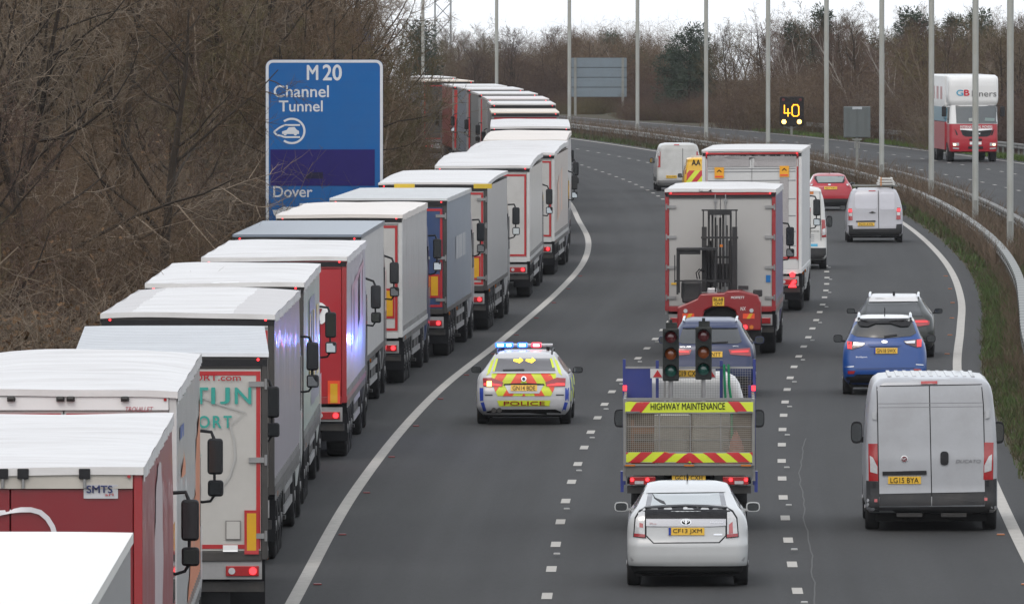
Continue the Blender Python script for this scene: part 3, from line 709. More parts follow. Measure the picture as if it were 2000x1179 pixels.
for i in range(800):
    d = 160+rg.random()**1.6*460; edge = LL(d)-5.6; lim = -.0256*d-3.9-.6*max(0, (260-d)/60) if d < 308 else edge
    x = min(lim, edge)-rg.random()**1.2*(7+d*.02); px = 1000+x/d*F
    if px < -150 or px > 840: continue
    if d < 312 and px+2.9*F/d > 620: continue
    if d >= 312 and px+2.3*F/d > 835: continue
    stuff('thicket', rg.choice(TH), x, d, rg.uniform(.7,1.15)*(1 if px < 650 else .75), 'tangled brown brambles and saplings on the left bank', rg)
    if rg.random() < .6: stuff('leaf_litter', LT[0], x-rg.uniform(.5,3), d, rg.uniform(.8,1.2), 'dead brown leaves caught in the undergrowth', rg)
for x_, d_, sc, lab in ((-5.6, 318, .8, 'dark ivy-green bush just right of the blue motorway sign'), (-4.6, 345, .8, 'green leafy bush beside the far end of the lorry queue'), (-5.5, 372, .95, 'tall ivy covered bush behind the motorway sign'), (-5.0, 405, .7, 'dull green bush right of the motorway sign below the far lorries')):
    tree(E2, x_, d_, sc*.72, lab, None, 'evergreen_bush', 'bush', rg=rg)
for d_ in (330, 350, 372, 395, 420, 440, 465): stuff('thicket', TH[1 if d_ % 2 else 3], (775-1000)/F*d_-1.5-rg.random(), d_, .55, 'purple-brown brambles between motorway sign and far lorries', rg)
for i_, (px_, d_, k_, s__) in enumerate(((300,240,A0,.85),(95,226,A1,.85),(215,262,A0,1.0),(330,292,A3,.75),(-40,208,A3,.75))):
    tree(k_, (px_-1000)/F*d_, d_, s__, ('big dark-trunked bare tree standing forward in the left bank thicket', 'two-stemmed forward tree at the far left of the bank', 'tall dark bare tree between the left edge and the motorway sign', 'dark bare tree just left of the motorway sign', 'dark bare tree cut by the left picture edge')[i_], None, rg=rg)
# far tree line behind the bend and on the right bank
FG = 'bare trees beyond the far carriageway'
n_f = 0
for i in range(2000):
    if n_f >= 150: break
    px = rg.uniform(690, 2080)
    d = rg.uniform(600, 780) if px > 1250 else rg.uniform(700, 880)
    x = (px-1000)/F*d
    if x < RR(d)+19.5 and px > 1100: continue
    if px <= 1130 and -5 < x-LL(d) < 26 and d < 830: continue
    if 1020 < px < 1310 and d < 805: continue
    if 1265 < px < 1415 and d < 800: continue
    k = rg.choice([A0,A1,A2,A3,A3,BI,BI2,A4]); top = 62 if px < 1250 else 100 if px < 1340 else 52 if px < 1480 else 32
    top += rg.uniform(-30, 38); hh = H+(F*K-top)/F*d-terr(x, d); hp = {A0:11,A1:12,A2:9,A3:10,A4:8,BI:11,BI2:10}[k]; sc = hh/hp
    if sc < .25: continue
    kn = {A0:'brown',A1:'grey',A2:'low brown',A3:'purple-brown',A4:'olive clump',BI:'pale-stemmed birch',BI2:'slender birch'}[k]
    bd = ('behind the end of the queue','behind the grey sign back','left of the lit 40 sign','behind the lit 40 sign','behind the silver van','behind the removals lorry','at the right edge')[0 if px < 1090 else 1 if px < 1260 else 2 if px < 1480 else 3 if px < 1620 else 4 if px < 1790 else 5 if px < 1950 else 6]
    tree(k, x, d, min(sc, 1.2), 'bare %s tree in the far wood %s' % (kn, bd), FG+', '+kn+' '+bd, 'birch_tree' if k in (BI, BI2) else 'bare_tree', rg=rg); n_f += 1
for i in range(420):
    px = rg.uniform(1100, 2060); d = rg.uniform(560, 720); x = (px-1000)/F*d
    if x < RR(d)+18.6 or x > RR(d)+45 or px < 1250: continue
    stuff('thicket', TH[3] if px < 1460 else rg.choice(TH), x, d, rg.uniform(.8,1.25)*(.75 if px < 1420 else 1), 'brown scrub along the foot of the far wood', rg)
for i in range(260):
    px = rg.uniform(740, 1300); d = rg.uniform(740, 860); x = (px-1000)/F*d
    if -6 < x-LL(d) < 29: continue
    if 960 < px < 1330 and d < 805: continue
    stuff('thicket', rg.choice(TH), x, d, rg.uniform(.9,1.35), 'brown scrub behind the bend in the road', rg)
for i in range(150):
    px = rg.uniform(960, 1460); d = rg.uniform(735, 768) if px > 1245 else rg.uniform(788, 802); x = (px-1000)/F*d
    if x < RR(d)+17.5: d += 22; x = (px-1000)/F*d
    if x < RR(d)+17.5: continue
    stuff('thicket', rg.choice((TH[3], TH[1], TH[3])), x, d, rg.uniform(.4,.62), 'low brown scrub on the bank below the dark conifer and sign back', rg)
for px, d, top, k, lab in ((820,800,40,E0,'rounded dark evergreen tree behind the leftmost lamp post'), (1192,830,60,E0,'dark evergreen tree behind the grey sign back'), (1345,752,48,E0,'big dark conifer behind the bend left of the lit sign'), (1310,756,90,E0,'broad low evergreen at the foot of the big conifer'), (1378,756,78,E0,'dense evergreen right of the big conifer'), (1605,720,15,E1,'tall thin pine poking above the wood right of the lit sign'), (1560,730,45,E0,'dark pine crown above the wood behind the lit sign'),
     (1790,700,18,E0,'dark pine crown behind the removals lorry'), (1860,720,30,E1,'narrow pine behind the lamp post beside the lorry'), (1900,700,20,E0,'rounded pine crown at the right end of the wood'), (1240,815,95,E2,'small dark evergreen left of the big conifer'), (1700,740,60,E2,'dark ivy-clad crown above the silver van')):
    x = (px-1000)/F*d; hh = H+(F*K-top)/F*d-terr(x, d); tree(k, x, d, hh/{E0:8.2,E1:9,E2:4.8}[k], lab, None, 'evergreen_tree', rg=rg)
# rough grass and weeds of the central reservation
GR, n, b = nodes_mat('verge_grass', .8)
tc = n.nodes.new('ShaderNodeTexCoord').outputs['Object']
c = ramp(n, noise(n, tc, .5, 6, .7), [(.42, (.075,.058,.034)), (.5, (.05,.065,.02)), (.53, (.05,.105,.02))]); c = mixc(n, .35, c, ramp(n, noise(n, tc, 9, 4, .8), [(.3, (.03,.028,.016)), (.7, (.13,.12,.065))]))
n.links.new(c, b.inputs['Base Color'])
def grass(name, y0, y1, f, a, b_, per, h, label, mat=GR, wd=.02):
    g = G(); rg = random.Random(int(y0*7+a*100)); y = y0
    while y < y1:
        for q in range(int(per*(b_-a))):
            x = f(y)+rg.uniform(a, b_); yy = y+rg.random(); z = gz(yy)
            for k in range(4):
                t = rg.uniform(0, 6.28); l = h*rg.uniform(.3,1.2); dx, dy = math.cos(t)*wd, math.sin(t)*wd; ex, ey = rg.gauss(0,.4)*l, rg.gauss(0,.4)*l; bx_, by_ = x+rg.gauss(0,.06), yy+rg.gauss(0,.06)
                g.add([(bx_-dx, by_-dy, z), (bx_+dx, by_+dy, z), (bx_+ex, by_+ey, z+l)], [(0,1,2)])
        y += 1
    o = g.build(name, mat, fix=False); o['kind'] = 'stuff'; tag(o, label)
grass('verge_grass', 150, 330, RR, .62, 1.3, 26, .2, 'green rough grass beside the right edge line', wd=.014)
grass('verge_grass', 150, 330, RR, 1.0, 3.9, 22, .3, 'brown and green rough grass under the near crash barrier', wd=.014)
grass('verge_grass', 330, 720, RR, .62, 3.9, 8, .3, 'rough grass along the far stretch of the central reservation', wd=.03)
FGN = mt('bright_verge_grass', (.075,.12,.025), .8, var=.4, sc=1)
grass('far_verge_grass', 430, 690, RR, 15.9, 17.3, 14, .22, 'bright green grass strip in front of the far crash barrier', FGN, .03)
grass('left_verge_grass', 150, 420, LL, -6.6, -4.15, 5, .3, 'rough grass on the left verge behind the lorries', GR, .025)
WD = mt('dead_weed_stems', (.12,.088,.062), .9, var=.3, sc=2)
g = G(); rg = random.Random(98); y = 150
while y < 330:
    for q in range(34):
        p = Vector((RR(y)+(rg.uniform(1.1,3.6) if q < 18 else rg.gauss(1.5,.16)), y+rg.random()*1.5, gz(y))); d = Vector((rg.gauss(0,.3), rg.gauss(0,.3), 1)).normalized(); L = rg.uniform(.25,.7); p2 = p+d*L*.6; p3 = p2+(d+perp(d, rg)*.5).normalized()*L*.4
        ribbon(g, [p, p2, p3], .014, rg)
        for m_ in range(3):
            a = p.lerp(p2, rg.uniform(.4,1)); ribbon(g, [a, a+(d+perp(d, rg)*.7).normalized()*L*.35], .009, rg)
    y += 1.5
o = g.build('dead_weeds', WD, fix=False); o['kind'] = 'stuff'; tag(o, 'short dead brown weeds in the grass under the near crash barrier')
g = G(); rg = random.Random(99); y = 330
while y < 700:
    for q in range(46):
        p = Vector((RR(y)+(rg.uniform(1.5,3.9) if q < 28 else rg.gauss(1.45,.15)), y+rg.random()*1.5, gz(y))); d = Vector((rg.gauss(0,.25), rg.gauss(0,.25), 1)).normalized(); L = rg.uniform(.4,1.35)*(.8 if y < 420 else 1); p2 = p+d*L*.6; p3 = p2+(d+perp(d, rg)*.5).normalized()*L*.4
        ribbon(g, [p, p2, p3], .022, rg)
        for m_ in range(4):
            a = p.lerp(p2, rg.uniform(.4,1)); ribbon(g, [a, a+(d+perp(d, rg)*.7).normalized()*L*.35], .014, rg)
    y += 1.5
o = g.build('dead_weeds', WD, fix=False); o['kind'] = 'stuff'; tag(o, 'dead brown weeds and saplings between the two crash barriers')

# damp air: far trees fade a little
hz = bpy.data.materials.new('damp_air'); hz.use_nodes = True; n_ = hz.node_tree; n_.nodes.remove(n_.nodes['Principled BSDF'])
vp = n_.nodes.new('ShaderNodeVolumePrincipled'); vp.inputs['Color'].default_value = (.95,.96,1,1); vp.inputs['Density'].default_value = .00005; vp.inputs['Anisotropy'].default_value = .2
n_.links.new(vp.outputs[0], n_.nodes['Material Output'].inputs['Volume'])
o = G().box(-1600, 1600, -90, 2100, -3, 60).build('haze', hz); o['kind'] = 'stuff'; tag(o, 'thin grey damp haze over the motorway')
SC.cycles.volume_bounces = 1

# ---------------------------------------------------------------- lorries
def tarpm(name, c, dirt=.3): return mt('roof_'+name, c, .42, var=.05, sc=1.2, bump=.6, bsc=2.2, dirt=dirt, dsc=.9, stretch=(.5,3.2,1), dc=(.33,.3,.28))
ROOFW = tarpm('white_tarp', (.61,.6,.59), .6); ROOFG = tarpm('grey_tarp', (.46,.44,.43)); ROOFT = tarpm('tan_tarp', (.66,.58,.48), .4); ROOFB = mt('roof_blue_grey', (.13,.16,.2), .3, .2, dirt=.2)
ROOFS = mt('roof_ribbed_alloy', (.52,.53,.54), .33, .45, .06, 1.5, dirt=.35, dc=(.3,.3,.3))
CUR = {}
def curt(name, c, rough=.36, dirt=.15): return mt('side_'+name, c, rough, 0, .05, 1., coat=.25, dirt=dirt, dsc=1.5, bump=.12, bsc=3, stretch=(1,.6,.4))
def ptub(pts, r, name, mat, par, n=6): return G().tube(pts, r, n).build(name, mat, par, smooth=60)
def lorry(label, pr, py, h=3.9, W=2.55, L=13.6, side=None, roof=ROOFW, door=None, frame=None, rough='tarp', tape=True, group='lorries queuing nose to tail in the left lane',
          lit=True, cab=(.5,.5,.5), detail=2, lane=LL, hinges=0, header=None, camber=.04, ribs=False, cabL=2.15, name='articulated_lorry', cat='lorry', head=None, wheels=None, floor=1.18, mir=True, rise=0., d=None, cabpos=None, dou=1, mark=None, axle0=2.2, bars=False, tl=True, head_gap=True):
    tl_ = tl; k = W/2.55; d = d or F*(H-h)/py; s_ = F/d
    X = (pr-1000)/F*d - W/2
    v = V(name, label, cat, pr-W/2*s_, d=d, X=X, lane=lane, group=group, rz=head, k=k)
    o = v.o; hw = W/2; side = side or curt('white', (.6,.6,.6)); door = door or side; frame = frame or mt('frame_grey', (.22,.22,.22), .5, .3, dirt=.3)
    rg = random.Random(int(py*10)); skins = []
    # sides: curtain with straps' ripple or flat panels
    for q in (-1, 1):
        ph = rg.uniform(0, 6)
        def fn(u, t, q=q):
            y = .06+u*(L-.06); z = floor+t*(h-.1-floor)
            if rough == 'tarp': x = hw-.012-.012*math.sin(y*9+ph)*math.sin(t*3.1)-.012*math.sin(y*2.1+ph*2)*math.sin(t*3.1)
            elif ribs: x = hw-.012-.018*(math.sin(y*26) > 0)
            else: x = hw-.012
            return (q*x, y, z)
        g = G().grid(fn, 150 if (rough == 'tarp' or ribs) and detail > 1 else 20, 6 if rough == 'tarp' else 1)
        so_ = g.build('side_curtain' if rough == 'tarp' else 'side_panel', side, o, smooth=30); skins.append(so_.data)
        if detail > 1:
            bx('side_rail', frame, o, *sorted((q*(hw-.05), q*(hw+.008))), .05, L, floor-.1, floor)
            if rough == 'tarp':
                g = G(); y = .5
                while y < L-.3: g.box(*sorted((q*(hw-.01), q*(hw+.012))), y, y+.05, floor-.22, floor+.12); y += .62
                g.build('curtain_buckles', STEEL, o)['kind'] = 'stuff'
    bx('front_wall', side, o, -hw+.01, hw-.01, L-.05, L+.01, floor, h-.06)
    bx('floor_bed', DARK, o, -hw+.05, hw-.05, .1, L-.05, floor-.08, floor+.01)
    # roof
    nb = 22
    def rf(u, t):
        x = (u*2-1)*(hw+.012); y = -.02+t*(L+.03)
        z = h+camber*(1-(u*2-1)**4)*(.3+.7*min(1, t*4, (1-t)*6+.2))+rise*math.sin(min(1, t*1.6)*1.57)
        if rough == 'tarp': z += .017*math.sin(t*L*5.2+ph)*(1-abs(u*2-1)**3)+.012*math.sin(t*L*1.3+u*5+ph)
        elif ribs: z += .014*(math.sin(t*L*9) > .2)
        return (x, y, z-camber*.3)
    r_ = G().grid(rf, 12, 110 if rough == 'tarp' else 260 if ribs else 12)
    ro = r_.build('roof', roof, o, smooth=60, fix=False); v.roof = ro; skins.append(ro.data)
    for q in (-1, 1):
        hem = .13 if rough == 'tarp' else .09
        g = G().grid(lambda u, t, q=q: (q*(hw+.014+(.008*math.sin(u*L*10) if rough == 'tarp' else 0)*t), -.02+u*(L+.03), h-camber*.3+rise*math.sin(min(1, u*1.6)*1.57)+.004-t*hem-(.012*math.sin(u*L*7) if rough == 'tarp' else 0)*t), 120 if rough == 'tarp' else 6, 2)
        g.build('roof_hem', roof, ro)
    G().grid(lambda u, t: ((u*2-1)*(hw+.012), -.022-.01*t, rf(u, 0)[2]+.004-t*(.075 if rough == 'tarp' else .05)), 24, 1).build('rear_hem', roof, ro)
    # rear frame and doors
    hz = h-camber*.3; fr = G(); ps = .085*k
    for q in (-1, 1): fr.box(*sorted((q*(hw-ps), q*hw)), 0, .1, floor-.12, hz-.02)
    fr.box(-hw+ps, hw-ps, .004, .09, hz-.2, hz-.025); fr.box(-hw+ps, hw-ps, .004, .12, floor-.14, floor-.01)
    fo = fr.build('rear_frame', frame, o, bev=.008); skins.append(fo.data)
    if head_gap: bx('roof_gap', BLACK, o, -hw+.01, hw-.01, -.012, .003, hz-.165, hz-.08)
    if header: bx('header_panel', header, o, -hw+ps+.01, hw-ps-.01, -.012, .0, hz-.198, hz-.168 if head_gap else hz-.05)
    zt_, zb_ = hz-.205, floor-.005
    for q in (-1, 1):
        dd = G().box(*sorted((q*.006, q*(hw-ps-.006))), .02, .07, zb_, zt_).build('rear_door', door, o, bev=.006); skins.append(dd.data)
        if detail > 1:
            for j in range(hinges):
                z = zb_+.2+(zt_-zb_-.4)*j/(hinges-1); hg = G().box(*sorted((q*(hw-ps-.17), q*(hw-.01))), -.015, .018, z-.035, z+.035).cyl((q*(hw-.03),-.015,z-.07),(q*(hw-.03),-.015,z+.07),.018,8)
                hg.build('hinge', STEEL, dd)
            for xx in (.12,) if bars else ():
                lb = G().cyl((q*xx,-.01,zb_-.04),(q*xx,-.01,zt_+.1),.016,8)
                for z in (zb_+.05, zb_+(zt_-zb_)*.5, zt_-.05): lb.box(q*xx-.04, q*xx+.04, -.018, .018, z-.04, z+.04)
                lb.box(*sorted((q*xx, q*(xx+.25))), -.028, -.014, zb_+.28, zb_+.31)
                lb.build('locking_bar', STEEL, dd)
        if tape:
            tp = G(); a, b_ = q*.03, q*(hw-ps-.02); x0, x1 = sorted((a, b_))
            tp.box(*sorted((q*(hw-ps-.07), q*(hw-ps-.015))), .012, .0195, zb_+.03, zt_-.03)
            tp.box(x0, x1, .0125, .0195, zt_-.085, zt_-.03); tp.box(x0, x1, .0125, .0195, zb_+.03, zb_+.085)
            tp.build('reflective_tape', TAPE, dd)
        m_ = REDON if lit else REDL
        G().cyl((q*(hw-.13), -.03, hz-.08), (q*(hw-.13), .0, hz-.08), .018, 10).build('marker_light', m_, o)
    # lights, bumper, chassis
    bx('bumper_beam', DARK, o, -hw+.05, hw-.05, .1, .2, .55, .68)
    lp = bx('light_panel', mt('light_panel_grey', (.3,.3,.3), .6, dirt=.5), o, -hw+.08, hw-.08, .03, .1, .72, .98)
    for q in (-1, 1):
        tl = G().box(*sorted((q*(hw-.56), q*(hw-.12))), .0, .03, .76, .9).build('tail_light', REDL, o, bev=.01)
        G().cyl((q*(hw-.2), -.012, .83), (q*(hw-.2), .0, .83), .05, 14).build('lamp', REDON if (lit and tl_) else REDL, tl)
        G().cyl((q*(hw-.48), -.012, .83), (q*(hw-.48), .0, .83), .045, 14).build('lamp', CLEAR, tl)
        bx('mud_flap', BLACK, o, *sorted((q*(hw-.5), q*(hw-.03))), 1.55*k, 1.58*k, .3, .95)
        if mark: G().box(*sorted((q*(hw-ps-.32), q*(hw-ps-.08))), .004, .019, zb_+mark[0], zb_+mark[1]).build('marker_board', TAPE, o); G().box(*sorted((q*(hw-ps-.28), q*(hw-ps-.12))), -.002, .003, zb_+mark[0]+.05, zb_+mark[1]-.05).build('marker_board_centre', ORM, o)
    for q in (-1, 1):
        bx('chassis_beam', UNDER, o, *sorted((q*.4, q*.55)), .15, L-1, .75, floor-.05)
    G().box(-.26, .26, -.012, .0, .60, .71).build('number_plate', PLATE if mark else WHT, o)
    wy = wheels if wheels is not None else [axle0, axle0+1.31, axle0+2.62]
    for y in wy:
        for q in (-1, 1): v.wheel(y, q, hw-.42, .5*k, .38, 'truck')
        bx('axle', UNDER, o, -hw+.3, hw-.3, y-.06, y+.06, .44, .56)
    if detail > 1:
        for q in (-1, 1):
            gd = G()
            for z in (.5, .82): gd.box(*sorted((q*(hw-.05), q*(hw-.02))), wy[-1]+1.0, L-3.6, z, z+.12)
            for y in (wy[-1]+1.4, (wy[-1]+L-2)/2, L-4): gd.box(*sorted((q*(hw-.09), q*(hw-.05))), y, y+.08, .5, floor-.1)
            gd.build('side_guard', STEEL, o)
            G().box(*sorted((q*(hw-.36), q*(hw-.2))), L-3.2, L-3.05, .25, floor-.1).box(*sorted((q*(hw-.42), q*(hw-.14))), L-3.3, L-2.95, .2, .26).build('landing_leg', DARK, o)
            for y in [wy[0]-.75, wy[-1]+.75]: G().cyl((q*(hw-.02), y, floor-.16), (q*(hw+.01), y, floor-.16), .04, 8).build('side_marker', AMBL, o)
            G().grid(lambda u, t, q=q: (q*(hw-.44+t*.41), wy[0]+(wy[-1]-wy[0])/2+((wy[-1]-wy[0])/2+.62*k)*math.cos(math.pi*u)*-1, .55+.52*min(1, math.sin(math.pi*u)*2.2)), 16, 1).build('mudguard', BLACK, o)
    # tractor unit
    cm = paint('cab_%02d%02d%02d' % tuple(int(c*99) for c in cab), cab); y0 = cabpos if cabpos is not None else L+.55; hc = hw-.03
    ct = min(h-.15, 3.75)
    keys = [(.55,hc*.96,y0+.1,y0+cabL-.05,.05,.12,0),(1.0,hc,y0,y0+cabL,.05,.14,0),(2.0,hc,y0,y0+cabL-.03,.05,.16,0),(2.9,hc*.97,y0,y0+cabL-.2,.06,.18,0),(ct-.25,hc*.93,y0,y0+cabL-.55,.08,.22,0),(ct,hc*.82,y0+.05,y0+cabL-.9,.15,.3,0)]
    cb = ob('cab', shell(keys, 14, (3,4,3,5,4)).mesh('cab', cm, 42), o)
    for q in (-1, 1):
        G().prism([(y0+.75, 1.75), (y0+1.75, 1.75), (y0+1.62, 2.62), (y0+.75, 2.62)], 'x', q*(hc-.03), q*(hc+.006)).build('side_window', GLASS, cb)
        G().prism([(y0+.7, .9), (y0+.72, .9), (y0+.72, 2.7), (y0+.7, 2.7)], 'x', q*(hc-.03), q*(hc+.004)).build('door_seam', BLACK, cb)
    G().grid(lambda u, t: ((u*2-1)*hc*.86, y0+cabL+.012-(.2*t)-.1*abs(u*2-1)**3, 1.75+t*1.15), 8, 3).build('windscreen', GLASS, cb)
    bx('fuel_tank', STEEL, o, hw-.7, hw-.08, y0-1.6, y0-.3, .42, .98, .06); bx('tool_locker', DARK, o, -hw+.08, -hw+.65, y0-1.6, y0-.3, .42, .98, .04)
    for y, a in ((y0-1.75-.35, .38), (y0+1.15, .32)):
        if cabpos is None or y > y0:
            for q in (-1, 1): v.wheel(y, q, hw-.04-a, .5*k, a, 'truck')
    if cabpos is None:
        bx('tractor_chassis', UNDER, o, -.45, .45, y0-2.8, y0+.5, .6, .95); bx('exhaust_panel', DARK, o, -.9, .9, y0-.5, y0-.05, .9, 1.5)
        for q in (-1, 1): G().grid(lambda u, t, q=q: (q*(hw-.44+t*.38), y0-2.1-.62*math.cos(math.pi*u), .5+.6*min(1, math.sin(math.pi*u)*1.8)), 10, 1).build('mudguard', BLACK, o)
    if mir:
        for q in (-1, 1):
            yy = y0+1.75; a = hw+.03; up = rg.choice([0, .03, -.04])
            mo = G().box(*sorted((q*(a+.01), q*(a+.21))), yy, yy+.12, 2.36+up, 2.82+up).build('mirror', BLACK, o, bev=.045, seg=3)
            G().box(*sorted((q*(a+.03), q*(a+.19))), yy-.006, yy+.001, 2.39+up, 2.79+up).build('mirror_glass', GLASS, mo)
            m2 = G().box(*sorted((q*(a+.015), q*(a+.215))), yy, yy+.11, 2.08+up, 2.29+up).build('mirror', BLACK, o, bev=.04, seg=3)
            mg = G().box(-.078, .078, -.004, .001, -.078, .078).build('mirror_glass', MIRR if rg.random() < .45 else GLASS, m2); mg.location = (q*(a+.115), yy-.006, 2.185+up); mg.rotation_euler = (R(rg.uniform(-9,3)), 0, q*R(rg.uniform(3,12)))
            G().tube([(q*(hc-.05), yy+.09, 2.92), (q*(a+.06), yy+.08, 2.9+up), (q*(a+.1), yy+.07, 2.8+up)], .024, 6).tube([(q*(a+.1), yy+.07, 2.4+up), (q*(a+.1), yy+.07, 2.2+up)], .02, 6).tube([(q*(a+.1), yy+.07, 2.1+up), (q*(a+.05), yy+.08, 2.02+up), (q*(hc-.05), yy+.09, 2.0)], .02, 6).build('mirror_arm', BLACK, o, smooth=60)
    v.skin(skins); v.hw = hw; return v
FRR = paint('frame_red', (.3,.02,.024)); FRD = mt('frame_dark', (.05,.047,.045), .5, .3, dirt=.4); FRW = mt('frame_white', (.55,.55,.54), .4, dirt=.25); REDP = paint('lorry_red', (.2,.008,.014), .08); WHP = paint('lorry_white', (.5,.49,.47), .2)
QS = 'in the left-lane queue'
# 0 nearest: white box at the bottom left corner
v = lorry('white box lorry cut off at the bottom left corner, nearest in the queue', 170, 1184, 4.0, L=11, roof=mt('roof_plain_white', (.74,.73,.69), .4, var=.02, dirt=.08, dc=(.5,.48,.45)), rough='panel', side=mt('side_silver', (.42,.42,.42), .3, .4, .05), door=WHP, cab=(.6,.6,.6), head=-.006, camber=.02, d=78)
# 1 red lorry with the white line drawing
v1 = v = lorry('dark red lorry with white curved line drawing and small SMTS plate on its rear', 278, 912, 3.9, side=curt('red', (.30,.05,.06), .3), door=REDP, frame=FRR, header=mt('beige_header', (.5,.47,.42), .5, dirt=.3), tape=False, cab=(.3,.02,.02), head=-.01, head_gap=False, lit=False, camber=.02, d=103.6)
v.rear('maker_plate', [(163,946),(230,946),(230,973),(163,973)], mt('pale_plate_grey', (.52,.52,.54), .4), off=.02, thick=.015)
v.rtext('lettering', 'SMTS', 169, 219, 948, 962, mt('navy_lettering', (.04,.05,.14)), off=.03, bold=.03); v.rtext('lettering', 'srl', 205, 221, 963, 968, mt('red_lettering', (.4,.02,.03)), off=.03, bold=.02)
g = G(); VL = mt('white_drawing', (.62,.6,.62), .4)
def stroke_px(v, pts, w_, name, mat, off=.03):
    vs = []; n = len(pts)
    for i, p in enumerate(pts):
        a = pts[max(0, i-1)]; b_ = pts[min(n-1, i+1)]; L = math.hypot(b_[0]-a[0], b_[1]-a[1]); nx, ny = -(b_[1]-a[1])/L*w_/2, (b_[0]-a[0])/L*w_/2
        vs += [(p[0]+nx, p[1]+ny), (p[0]-nx, p[1]-ny)]
    return v.proj(vs, [(2*i, 2*i+1, 2*i+3, 2*i+2) for i in range(n-1)], name, mat, off, 0, None)
stroke_px(v, [(-20,1010),(0,1001),(20,997),(40,995),(60,995),(78,1000),(92,1012),(102,1028),(108,1048),(108,1100)], 10, 'line_drawing', VL)
stroke_px(v, [(90,1140),(150,1110),(190,1085),(220,1070)], 9, 'line_drawing', VL)
for x in (5, 45, 165): bx('top_latch', BLACK, v.o, (x-11-v.cx)/v.s, (x+11-v.cx)/v.s, -.05, -.012, 3.79, 3.89, .008); G().cyl(((x-v.cx)/v.s,-.03,3.7), ((x-v.cx)/v.s,-.03,3.8), .015, 8).build('latch_pin', STEEL, v.o)
# tall pale oval letter on the side
v.side('oval_lettering', [(7.2+1.9*math.cos(a), 2.55+1.1*math.sin(a)) for a in [i*.2618 for i in range(24)]], mt('pale_pink_print', (.5,.42,.43), .35), sides=(1,), off=.012, step=.5)
# 2 white lorry with orange side
v = lorry('white lorry with red outlined rear and orange triangle on its grey side', 345, 768, 4.0, side=curt('silver_grey', (.42,.42,.41)), door=WHP, frame=FRW, roof=ROOFW, header=WHT, head_gap=False, cab=(.6,.6,.6), head=-.009, L=13.4, lit=False, camber=.07, d=121.2)
v.rtext('lettering', 'TROUILLET', 245, 299, 794, 803, mt('faded_red_lettering', (.45,.1,.13)), off=.03, shear=.25)
v.side('orange_triangle', [(5.5,1.2),(13.3,1.2),(13.3,3.6)], mt('orange_print', (.62,.2,.08), .35), sides=(1,), off=.012, step=.6)
v.side('orange_mark', [(2.6,2.9),(4.1,2.9),(3.4,3.2)], mt('orange_print', (.62,.2,.08)), sides=(1,), off=.012, step=.6)
v.side('blue_mark', [(2.2,3.35),(3.6,3.35),(3.6,3.5),(2.2,3.5)], mt('blue_print', (.08,.12,.3)), sides=(1,), off=.012, step=.6)
for x in (22, 118, 138, 244): G().box((x-8-v.cx)/v.s, (x+8-v.cx)/v.s, -.05, -.012, 3.88, 3.93).cyl(((x-6-v.cx)/v.s,-.06,3.91), ((x+6-v.cx)/v.s,-.06,3.91), .03, 8).build('top_latch', DARK, v.o, bev=.006)
# 3 fridge trailer
v = lorry('white lorry with green TIJN lettering, red outlined rear door and ribbed alloy roof', 523, 692, 3.72, W=2.55, L=11.6, side=mt('side_white_panel', (.55,.55,.54), .35, coat=.2, dirt=.3), door=mt('door_offwhite', (.46,.445,.415), .4, var=.04, dirt=.28, dc=(.3,.28,.25)), frame=FRD, roof=ROOFS, rough='panel', ribs=True, cab=(.1,.1,.1), head=-.028, d=142.6, mark=None, camber=.02, floor=1.1, hinges=3)
GN = mt('green_lettering', (.03,.3,.25), .4); 
v.rtext('lettering', 'TRANSPORT.com', 292, 470, 731, 743, mt('red_lettering', (.4,.02,.03)), bold=.02, off=.03)
for ch, a_, b_ in (('R',340,364),('T',378,406),('I',413,419.5),('J',430,448),('N',459,490)): v.rtext('lettering', ch, a_, b_, 757, 788, GN, bold=.03, off=.03)
for ch, a_, b_ in (('P',366,382),('O',388,409),('R',416,432),('T',437,452)): v.rtext('lettering', ch, a_, b_, 812, 835, GN, bold=.03, off=.03)
GL = mt('pale_grey_line', (.38,.375,.36), .5)
stroke_px(v, [(382,770),(430,790),(479,805),(450,828)], 3.5, 'line_drawing', GL); stroke_px(v, [(449,830),(457,860),(459,895),(448,930),(425,960),(402,980)], 3.5, 'line_drawing', GL)
v.rear('marker_board', [(477,996),(505,996),(505,1082),(477,1082)], TAPE, off=.03, thick=.02); v.rear('marker_board_centre', [(482,1002),(500,1002),(500,1075),(482,1075)], ORM, off=.04, thick=.01)
v.rear('document_hatch', [(440,1016),(470,1016),(470,1054),(440,1054)], mt('hatch_outline', (.2,.19,.18)), off=.02, thick=.01); v.rear('document_hatch', [(442,1018),(468,1018),(468,1052),(442,1052)], mt('door_offwhite', (.6,.585,.555)), off=.03, thick=.01)
v.rear('safety_sticker', [(435,1064),(464,1064),(464,1077),(435,1077)], WHT, off=.03, thick=.003)
# 4 grey striped roof
v = lorry('lilac-grey sided lorry with white roof edged in grey stripes and red outlined rear', 536, 617, 3.75, W=2.57, side=curt('lilac_grey', (.36,.33,.37), .3), door=WHP, frame=FRD, roof=ROOFW, header=mt('pale_header', (.5,.5,.5), .5, dirt=.4), cab=(.55,.57,.55), head=.008, d=159.5)
v.roof.data.materials.append(ROOFG)
for p_ in v.roof.data.polygons:
    xx = sum(v.roof.data.vertices[i].co.x for i in p_.vertices)/4
    if xx < -.86 or xx > .64: p_.material_index = 1
